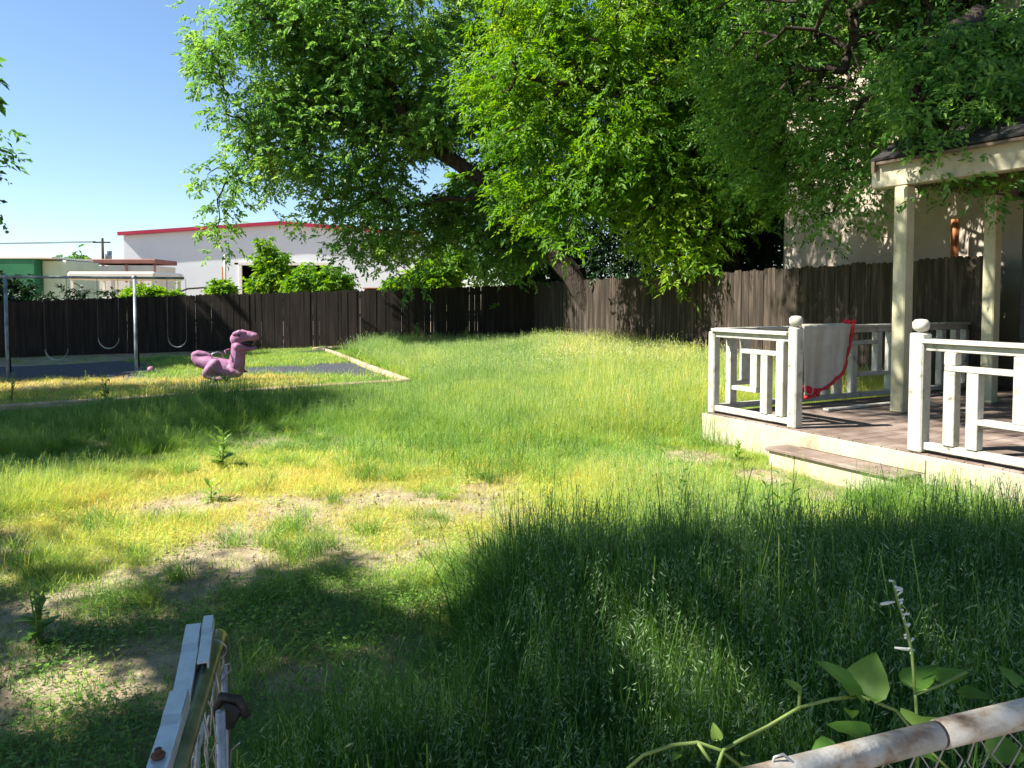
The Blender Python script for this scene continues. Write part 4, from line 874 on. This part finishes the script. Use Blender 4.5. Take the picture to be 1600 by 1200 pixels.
def maps(x, y):
    pit, s, t = in_pit(x, y)
    edge = .0+.25*(noise(x, y, 1.1, 31)-.5)
    tall = sst(-.45, .05, x+edge*1.5-.10*(y-3.0)*0)*(1-sst(3.95, 4.6, y+edge*1.5))      # foreground lush block
    tall = np.maximum(tall, sst(3.0, 2.0, y)*sst(-.9, -.4, x))
    back = sst(7.2, 9.5, y+edge*2+.35*x*(x < 0))                     # back lawn
    rightm = sst(.2, 1.4, x+edge*2)
    bare = sst(.53, .64, fbm(x*1.0, y*1.0, .85, 41))*(1-sst(6.3, 7.4, y))*(1-sst(-.3, .25, x))*sst(-3.9, -3.2, x)
    bare = np.maximum(bare, .9*sst(.62, .7, fbm(x, y, .6, 43))*(1-sst(5.0, 6.5, y))*(1-sst(-.3, .2, x)))
    # worn spots beside the porch corner and step
    for cx, cy, rr in ((1.75, 7.5, .50), (2.15, 6.75, .38), (2.5, 6.1, .2)):
        bare = np.maximum(bare, sst(1.0, .6, np.hypot(x-cx, y-cy)/rr+.5*(noise(x, y, .25, 44)-.5)))
    yel = sst(9.6, 6.5, y+.25*np.abs(x+1))*sst(3.8, 5.2, y)*sst(-5.2, -2.6, x)*(1-sst(-.2, 1.3, x))
    return pit, s, t, tall, back, rightm, bare, yel
# near and middle field
def field(n, y0, y1, farmode):
    x, y = scatter(n, y0, y1); pit, s, t, tall, back, rightm, bare, yel = maps(x, y); u = rng.random(n); cl = fbm(x, y, .9, 51); cl2 = noise(x, y, .3, 52)
    # height class
    hgt = .065+.31*tall+.15*back+.13*rightm*(1-tall)+.10*sst(-2.6, -4.2, x)*sst(4.3, 5.2, y)*(cl > .45)
    hgt = hgt*(.7+.6*cl)*(1+.45*(cl2-.5)*tall)
    nearpit = (inside_pad(x, y) & ~pit)
    hgt = np.where(nearpit, np.minimum(hgt, .07), hgt)
    hgt = np.where((y > 15) & (x < -4), np.minimum(hgt, .10), hgt)
    dx = x-C0.x; dy = y-C0.y; uu = dx*U.x+dy*U.y; vv = dx*Vv.x+dy*Vv.y
    pd = sst(-2.2, -.6, vv)*sst(-1.2, 0, uu)*(y > 4.2)
    hgt = hgt*(1-.74*pd)
    hgt = np.where((uu > .6) & (uu < 2.5) & (vv > -1.1) & (y > 4.2), np.minimum(hgt, .07), hgt)
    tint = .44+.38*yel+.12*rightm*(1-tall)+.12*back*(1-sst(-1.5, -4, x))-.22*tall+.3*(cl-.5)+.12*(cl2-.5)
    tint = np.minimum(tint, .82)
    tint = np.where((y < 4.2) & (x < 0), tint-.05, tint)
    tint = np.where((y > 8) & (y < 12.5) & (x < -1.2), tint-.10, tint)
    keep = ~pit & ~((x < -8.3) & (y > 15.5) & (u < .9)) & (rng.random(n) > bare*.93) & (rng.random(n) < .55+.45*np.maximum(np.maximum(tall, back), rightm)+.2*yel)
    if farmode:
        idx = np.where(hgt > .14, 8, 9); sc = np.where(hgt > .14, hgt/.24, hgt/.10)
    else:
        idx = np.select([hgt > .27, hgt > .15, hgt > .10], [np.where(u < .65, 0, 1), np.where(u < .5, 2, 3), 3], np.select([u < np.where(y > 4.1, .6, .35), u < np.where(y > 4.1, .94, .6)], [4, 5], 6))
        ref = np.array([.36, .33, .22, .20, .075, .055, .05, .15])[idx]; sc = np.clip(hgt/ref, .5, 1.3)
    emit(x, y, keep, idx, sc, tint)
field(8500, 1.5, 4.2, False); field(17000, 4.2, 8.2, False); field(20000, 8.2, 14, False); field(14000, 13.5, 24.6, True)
# denser stalks in the lush block
x, y = scatter(3200, 1.6, 5.0); m_ = maps(x, y); emit(x, y, (m_[3] > .5), np.where(rng.random(3200) < .6, 0, 1), np.full(3200, 1.0), .22+.3*(fbm(x, y, .5, 61)-.5))
# seeding grass on the mid and back lawn, right side
x, y = scatter(5000, 6.5, 22); m_ = maps(x, y); emit(x, y, ~m_[0] & (x > -1.5+.0*y) & (m_[6] < .3), np.where(y > 13, 8, 2), np.full(5000, 1.1), .46+.35*(fbm(x, y, .8, 62)-.5))
# clumps
x, y = scatter(260, 3, 9); cc = np.repeat(np.stack([x, y], -1), 5, 0); cc = cc+rng.normal(0, .07, cc.shape); kx, ky = cc[:, 0], cc[:, 1]; m_ = maps(kx, ky)
emit(kx, ky, ~m_[0] & (kx < 1), np.full(len(kx), 7), np.full(len(kx), 1.0), np.repeat(rng.uniform(.3, .6, 260), 5))
# grass right against the porch
x, y = scatter(14000, 4.0, 9); dx = x-C0.x; dy = y-C0.y; uu = dx*U.x+dy*U.y; vv = dx*Vv.x+dy*Vv.y
emit(x, y, (((vv < -.05) & (vv > -.8) & (uu > 2.45)) | ((uu < -.05) & (uu > -.5) & (vv > .3))), np.where(rng.random(14000) < .6, 3, 2), np.full(14000, 1.0), .42)
# thin scattered blades and tiny weeds over the worn soil
x, y = scatter(3000, 2.4, 7.5); m_ = maps(x, y)
emit(x, y, ~m_[0] & (m_[6] > .3) & (rng.random(3000) < .45), np.where(rng.random(3000) < .6, 5, 6), np.full(3000, .55), .62)
# clods and pebbles on the soil
r_ = np.random.default_rng(99); x, y = scatter(9000, 2.4, 8); m_ = maps(x, y); k_ = (m_[6] > .25) & ~in_house(x, y); x = x[k_]; y = y[k_]; n_ = len(x)
s_ = r_.gamma(2, .0035, n_)+.003; z = ground_z(x, y)
oc = np.array([[1,0,0],[0,1,0],[-1,0,0],[0,-1,0],[0,0,.7],[0,0,-.5]], float); fc = np.array([[0,1,4],[1,2,4],[2,3,4],[3,0,4],[1,0,5],[2,1,5],[3,2,5],[0,3,5]])
vv_ = oc[None]*(1+r_.normal(0, .25, (n_, 6, 3)))*s_[:, None, None]+np.stack([x, y, z+s_*.2], -1)[:, None, :]
setp(npmesh('soil_clods', vv_.reshape(-1, 3), (np.arange(n_)[:, None, None]*6+fc[None]).reshape(-1, 3), M['dirt'], size=3), 'loose clods and pebbles scattered on the bare tan soil', 'soil clods', kind='stuff')
# pit vegetation
x, y = scatter(24000, 9.5, 24.6); pit, s, t = in_pit(x, y); nz = fbm(x, y, 1.6, 71); dbase = at_z(345, 605, -.05); pit = pit & (np.hypot(x-dbase.x, y-dbase.y) > .45)
sx, sy = project(x, y, ground_z(x, y))
gold = pit & (sy > np.where(sx < 300, 593, 589)+8*(nz-.5)) & (sx < 500); emit(x, y, gold & (rng.random(24000) < .97), np.where(rng.random(24000) < .75, 9, 5), np.full(24000, .8), .95+.2*(fbm(x, y, .7, 72)-.5))
hole = (np.abs(sx-545) < 62) & (np.abs(sy-582) < 13+5*(nz-.5)) | ((np.abs(sx-440) < 70) & (np.abs(sy-580) < 6)) | ((np.abs(sx-500) < 30) & (np.abs(sy-548) < 5))
green = pit & ~gold & (sx > 235+120*(nz-.5)) & ~hole & (rng.random(24000) < .8)
emit(x, y, green, np.full(24000, 9), np.full(24000, .9), .52+.35*(nz-.5))
fr = pit & (t < .22) & (rng.random(24000) < .25); emit(x, y, fr, np.full(24000, 9), np.full(24000, 1.2), .6)
A = np.concatenate(pts, 0); print('tufts', len(A))
me = bpy.data.meshes.new('grass'); me.vertices.add(len(A)); me.vertices.foreach_set('co', A[:, :3].astype(np.float32).ravel())
def attr(nm, ty, arr, key='value'):
    a = me.attributes.new(nm, ty, 'POINT'); a.data.foreach_set(key, arr.ravel())
lean = np.stack([rng.normal(0, .10, len(A)), rng.normal(0, .10, len(A)), A[:, 3]], -1).astype(np.float32)
attr('rot', 'FLOAT_VECTOR', lean, 'vector'); attr('scl', 'FLOAT', A[:, 4].astype(np.float32)); attr('idx', 'INT', A[:, 5].astype(np.int32)); attr('tint', 'FLOAT', A[:, 6].astype(np.float32))
me.update(); me.materials.append(M['grass'])
go = bpy.data.objects.new('grass', me); COL.objects.link(go)
setp(go, 'uneven unmown grass, lush and seeding at right, yellow and thin at left', 'grass', kind='stuff')
nt = bpy.data.node_groups.new('grass_scatter', 'GeometryNodeTree'); nt.is_modifier = True
nt.interface.new_socket('Geometry', in_out='INPUT', socket_type='NodeSocketGeometry'); nt.interface.new_socket('Geometry', in_out='OUTPUT', socket_type='NodeSocketGeometry')
gi = nt.nodes.new('NodeGroupInput'); gout = nt.nodes.new('NodeGroupOutput'); ip = nt.nodes.new('GeometryNodeInstanceOnPoints'); ci = nt.nodes.new('GeometryNodeCollectionInfo')
ci.inputs['Collection'].default_value = TC; ci.inputs['Separate Children'].default_value = True; ci.inputs['Reset Children'].default_value = True
def na(nm, ty):
    n = nt.nodes.new('GeometryNodeInputNamedAttribute'); n.data_type = ty; n.inputs['Name'].default_value = nm; return n.outputs[0]
nt.links.new(gi.outputs[0], ip.inputs['Points']); nt.links.new(ci.outputs[0], ip.inputs['Instance']); ip.inputs['Pick Instance'].default_value = True
nt.links.new(na('idx', 'INT'), ip.inputs['Instance Index'])
e2r = nt.nodes.new('FunctionNodeEulerToRotation'); nt.links.new(na('rot', 'FLOAT_VECTOR'), e2r.inputs[0]); nt.links.new(e2r.outputs[0], ip.inputs['Rotation'])
nt.links.new(na('scl', 'FLOAT'), ip.inputs['Scale']); 
ri = nt.nodes.new('GeometryNodeRealizeInstances'); nt.links.new(ip.outputs[0], ri.inputs[0]); nt.links.new(ri.outputs[0], gout.inputs[0])
md = go.modifiers.new('scatter', 'NODES'); md.node_group = nt

# ------------------------------------------------------------------ foreground chain-link gate
ZT = .93
def chain(mb, a, b, z0, z1, cell=.062, r=.0016, wob=.004, seed=0):
    rr = random.Random(seed); a = Vector(a); b = Vector(b); d = (b-a); L = d.length; d /= L; nrm = Vector((-d.y, d.x, 0)); n = int(L/cell)+1
    rows = int((z1-z0)/(cell/2))
    for k in range(n):
        pts = []
        for j in range(rows+1):
            off = (cell/2)*(1 if (j % 2) else 0)*1.0
            p = a+d*min(L, max(0, k*cell+off+ (0 if k % 1 == 0 else 0)))+nrm*(.003*(1 if j % 2 else -1)); p.z = z1-j*cell/2
            pts.append(p+Vector((rr.uniform(-wob, wob), rr.uniform(-wob, wob), 0)))
        mb.tube(pts, r, 5); pts2 = [Vector((2*(a.x+d.x*(k*cell+cell/2))-p.x, 2*(a.y+d.y*(k*cell+cell/2))-p.y, p.z)) for p in pts]
        mb.tube(pts2, r, 5)
def gate():
    g0 = at_z(268, 1225, ZT); g1 = at_z(345, 978, ZT); d = (g1-g0); d.z = 0; d.normalize(); g0 = g0-d*.55; side = Vector((-d.y, d.x, 0))   # side points left
    if side.x > 0: side = -side
    root = empty('chain_link_gate', (g0.x, g0.y, 0), 'open chain link gate with bent aluminium strips on its top rail at lower left', 'gate')
    rb = .07; c = g1-d*rb; up = Vector((0,0,1)); arc = [c-up*rb+d*rb*math.sin(t)+up*rb*math.cos(t) for t in np.linspace(0, math.pi/2, 8)]
    bottom = Vector((arc[-1].x, arc[-1].y, .12))
    MB().tube([g0]+arc+[bottom], .0165, 14).build('frame', M['olive'], root)
    MB().tube([bottom, Vector((g0.x, g0.y, .12))], .0165, 10).build('bottom_rail', M['galv'], root)
    mb = MB(); chain(mb, g0-side*.004, g1-d*.05-side*.004, .14, ZT-.045, seed=3, wob=.007); mb.build('wire_mesh', M['galv'], root)
    tb = arc[-1]-d*.05-side*.012; MB().tube([Vector((tb.x, tb.y, ZT-.06)), Vector((tb.x, tb.y, .14))], .006, 6).build('tension_bar', M['galv'], root)
    tb2 = tb-d*.10-side*.004; MB().tube([Vector((tb2.x, tb2.y, ZT-.10)), Vector((tb2.x+.008, tb2.y, .14))], .009, 10).build('stile', M['galv'], root)
    # bent strips seen from above: (px,py) start/end in the photo, raised above rail
    def strip(p0, p1, w, z, drop=.012):
        a = at_z(*p0, z); b = at_z(*p1, z); dd = (b-a).normalized(); sd = Vector((-dd.y, dd.x, 0)); L = (b-a).length; vs = []
        prof = [(0, 0), (.08, 0), (.60, .0), (.68, .006), (.97, .008), (1.0, .004)]
        for t, h in prof:
            for s_ in (-1, 1):
                for dz in (0, -.0035): q = a+dd*L*t+sd*s_*w/2; vs.append(Vector((q.x, q.y, z+h+dz)))
        fs = []
        for i in range(len(prof)-1):
            k = i*4; m = k+4; fs += [(k, m, m+2, k+2), (k+1, k+3, m+3, m+1), (k, k+1, m+1, m), (k+2, m+2, m+3, k+3)]
        fs += [(0, 2, 3, 1), (len(vs)-4, len(vs)-3, len(vs)-1, len(vs)-2)]
        # down-turned right edge
        e = MB().add(vs, fs); ra = a-sd*0; 
        rs = -sd if sd.x < 0 else sd
        q0 = a+rs*(w/2)+dd*.004; q1 = b+rs*(w/2)-dd*.004; q0.z = q1.z = z-.011
        e.beam(q0, q1, .0035, .026)
        return e
    strip((236, 1225), (281, 1082), .026, ZT+.046).build('aluminium_strip', M['alu'], root)
    strip((281, 1092), (303, 978), .027, ZT+.024).build('aluminium_strip', M['alu'], root)
    strip((316, 1034), (326, 966), .018, ZT+.030).build('aluminium_strip', M['alu'], root)
    bo = at_z(247, 1180, ZT+.05); MB().ball(bo, .010, 10, 6, (1, 1, .5)).tube([bo, bo+Vector((0,0,.009))], .005, 8).build('bolt', M['oldrust'], root)
    for px, py in ((337, 1016), (268, 1170)):
        c = at_z(px, py, ZT); pts = [c+side*.020*math.cos(t)+up*.020*math.sin(t)+d*.006*math.sin(t*2) for t in np.linspace(-1.2, 4.4, 16)]
        MB().tube(pts, .0017, 5).build('tie_wire', M['galv'], root)
    # loose wire ends and latch
    for wp in ([(343, 1062, .86), (350, 1040, .90), (359, 1036, .91), (361, 1046, .90), (350, 1060, .86), (330, 1068, .83)], [(352, 1060, .86), (352, 1090, .83), (348, 1130, .80), (334, 1170, .75), (322, 1200, .70)], [(375, 1160, .78), (362, 1172, .74), (360, 1205, .70)]):
        MB().tube([at_z(*w_) for w_ in wp], .0016, 5).build('loose_wire', M['galv'], root)
    lc = at_z(357, 1116, .80); mb = MB(); mb.box(lc, (.04, .03, .05), Matrix.Rotation(.5, 4, 'Y')@Matrix.Rotation(.3, 4, 'Z'), .008); mb.tube([lc+Vector((-.03, 0, .0)), lc+Vector((-.012, 0, .035)), lc+Vector((.02, 0, .03)), lc+Vector((.035, 0, -.005))], .009, 8); mb.build('latch', M['black'], root)
    a = at_z(318, 1130, .66); b2 = at_z(306, 1215, .60); MB().tube([a, a.lerp(b2, .5)+Vector((-.008, 0, .0)), b2], .009, 10).build('white_tube', M['white'], root)
gate()
# ------------------------------------------------------------------ chain-link fence at lower right
def front_fence():
    a = at_z(1255, 1204, ZT); b = at_z(1600, 1117, ZT); d = (b-a).normalized(); a2 = a-d*.5; b2 = b+d*.8; j = at_z(1466, 1148, ZT)
    root = empty('chain_link_fence', (a.x, a.y, 0), 'rusty cream top rail of the low chain link fence at lower right', 'fence')
    MB().tube([a2, j-d*.004], .020, 20).build('top_rail', M['rustpipe'], root)
    MB().tube([j+d*.002, b2], .0215, 20).build('rail_sleeve', M['rustpipe'], root)
    MB().tube([j-d*.010, j+d*.004], .0195, 16).build('joint', M['black'], root)
    mb = MB(); chain(mb, a2, b2, .1, ZT+.012, seed=8); mb.build('wire_mesh', M['galv'], root)
    for px in (1225,):
        c = at_z(px, 1192, ZT+.02); MB().tube([c+Vector((-.022, 0, -.02)), c+Vector((-.012, .004, .006)), c+Vector((0, .004, .010)), c+Vector((.016, .004, -.004)), c+Vector((.022, 0, -.02))], .0022, 6).build('wire_end', M['galv'], root)
    for t in (.1, .75): q = a2.lerp(b2, t); q = q-Vector((0,0,.021)); MB().tube([Vector((q.x, q.y+.045, -.1)), Vector((q.x, q.y+.045, ZT-.05))], .025, 12).build('post', M['galv'], root)
front_fence()
# ------------------------------------------------------------------ vine on the fence
def vine():
    b = at_depth(1330, 1150, 1.35); root = empty('climbing_vine', (b.x, b.y, 0), 'climbing vine with broad heart shaped leaves and a white budded stalk above the rusty rail', 'vine')
    def Q(px, py, Y=1.30): return at_depth(px, py, Y)
    stems = [[(980, 1202, 1.22), (1005, 1180, 1.22), (1050, 1164, 1.22), (1090, 1160, 1.22), (1125, 1172, 1.22), (1160, 1200, 1.22)],
             [(1120, 1202, 1.2), (1130, 1172, 1.22), (1160, 1155, 1.25), (1200, 1135, 1.3), (1250, 1105, 1.35), (1300, 1092, 1.38), (1345, 1088, 1.4)],
             [(1090, 1160, 1.22), (1110, 1190, 1.2)], [(1430, 1085, 1.4), (1425, 1020, 1.42), (1415, 975, 1.43), (1403, 940, 1.44), (1396, 908, 1.45)],
             [(1345, 1088, 1.4), (1400, 1110, 1.4), (1440, 1160, 1.38), (1500, 1220, 1.35)], [(1248, 1110, 1.35), (1250, 1075, 1.36)], [(1430, 1085, 1.4), (1470, 1070, 1.45), (1510, 1050, 1.5)],
             [(1430, 1085, 1.4), (1435, 1160, 1.4), (1430, 1260, 1.4)]]
    for s in stems:
        pp = [Q(*p) for p in s]; MB().tube(pp, [.0030]*len(pp), 6).build('stem', M['stem'], root)
    def leaf(px, py, Y, size, yaw, pit, tint, wide=.75):
        c = Q(px, py, Y); n = 9; vs = []; out = []
        Rm = Matrix.Rotation(yaw, 3, 'Z')@Matrix.Rotation(pit, 3, 'X')
        outline = [(0, .0), (.26, -.10), (.46, .05), (.48, .28), (.36, .55), (.18, .80), (0, 1.02)]
        rows = []
        for x, y in outline:
            for k in (-1, -.5, 0, .5, 1):
                xx = x*k*wide*1.1; z = .22*abs(xx)+.03*math.sin(9*y+k)*abs(k)-.20*y*y; rows.append(c+Rm@Vector((xx*size, (y*(1 if abs(k) > .1 or y > .05 else 1))*size, z*size)))
        fs = [(i*5+k, i*5+k+1, (i+1)*5+k+1, (i+1)*5+k) for i in range(len(outline)-1) for k in range(4)]
        v = np.array([tuple(p) for p in rows]); o = npmesh('leaf', v, np.array(fs), M['weed'], root, np.full(len(v), tint), True, 4); return o
    for a in [(1345, 1088, 1.40, .095, 1.15, .75, .40, .85), (1350, 1086, 1.41, .085, -.75, .95, .62, .95), (1440, 1120, 1.36, .075, 2.7, .2, .75, .9), (1425, 1072, 1.45, .07, -1.2, .6, .35, .9), (1470, 1065, 1.5, .07, -1.4, .4, .3, .8),
              (1250, 1083, 1.36, .035, 1.2, .8, .7, 1), (1330, 1110, 1.37, .03, 2.8, .2, .75, .8), (1310, 1170, 1.36, .07, 2.0, -.1, .25, .9), (1350, 1150, 1.4, .07, .8, .1, .25, .9), (1400, 1160, 1.42, .07, -2.2, .0, .2, .9), (1570, 1190, 1.30, .07, -.4, .4, .55, .8), (1120, 1155, 1.22, .025, .2, 1.1, .9, .8), (1060, 1178, 1.22, .018, 2.4, 0, .6, .9), (1165, 1180, 1.22, .018, 2.4, .6, .7, .9), (1500, 1085, 1.5, .06, -2.2, .3, .2, .9), (1590, 1070, 1.6, .05, .5, .7, .5, .8)]:
        leaf(*a)
    r = random.Random(4); mb = MB()
    for k in range(16):
        t = k/15; p = Q(1425-29*t, 1020-112*t, 1.43); q = p+Vector((r.uniform(-.012, .012), r.uniform(-.01, .01), r.uniform(-.002, .01))); mb.tube([p, q], [.0014, .0026], 5)
    for dx, dy in ((-22, 28), (12, 5), (30, 100)): p = Q(1398, 912+dy, 1.44); q = Q(1398+dx, 912+dy+4, 1.44); mb.tube([p, p.lerp(q, .6), q], [.002, .0035, .0025], 5)
    mb.build('flower_buds', M['flower'], root)
vine()
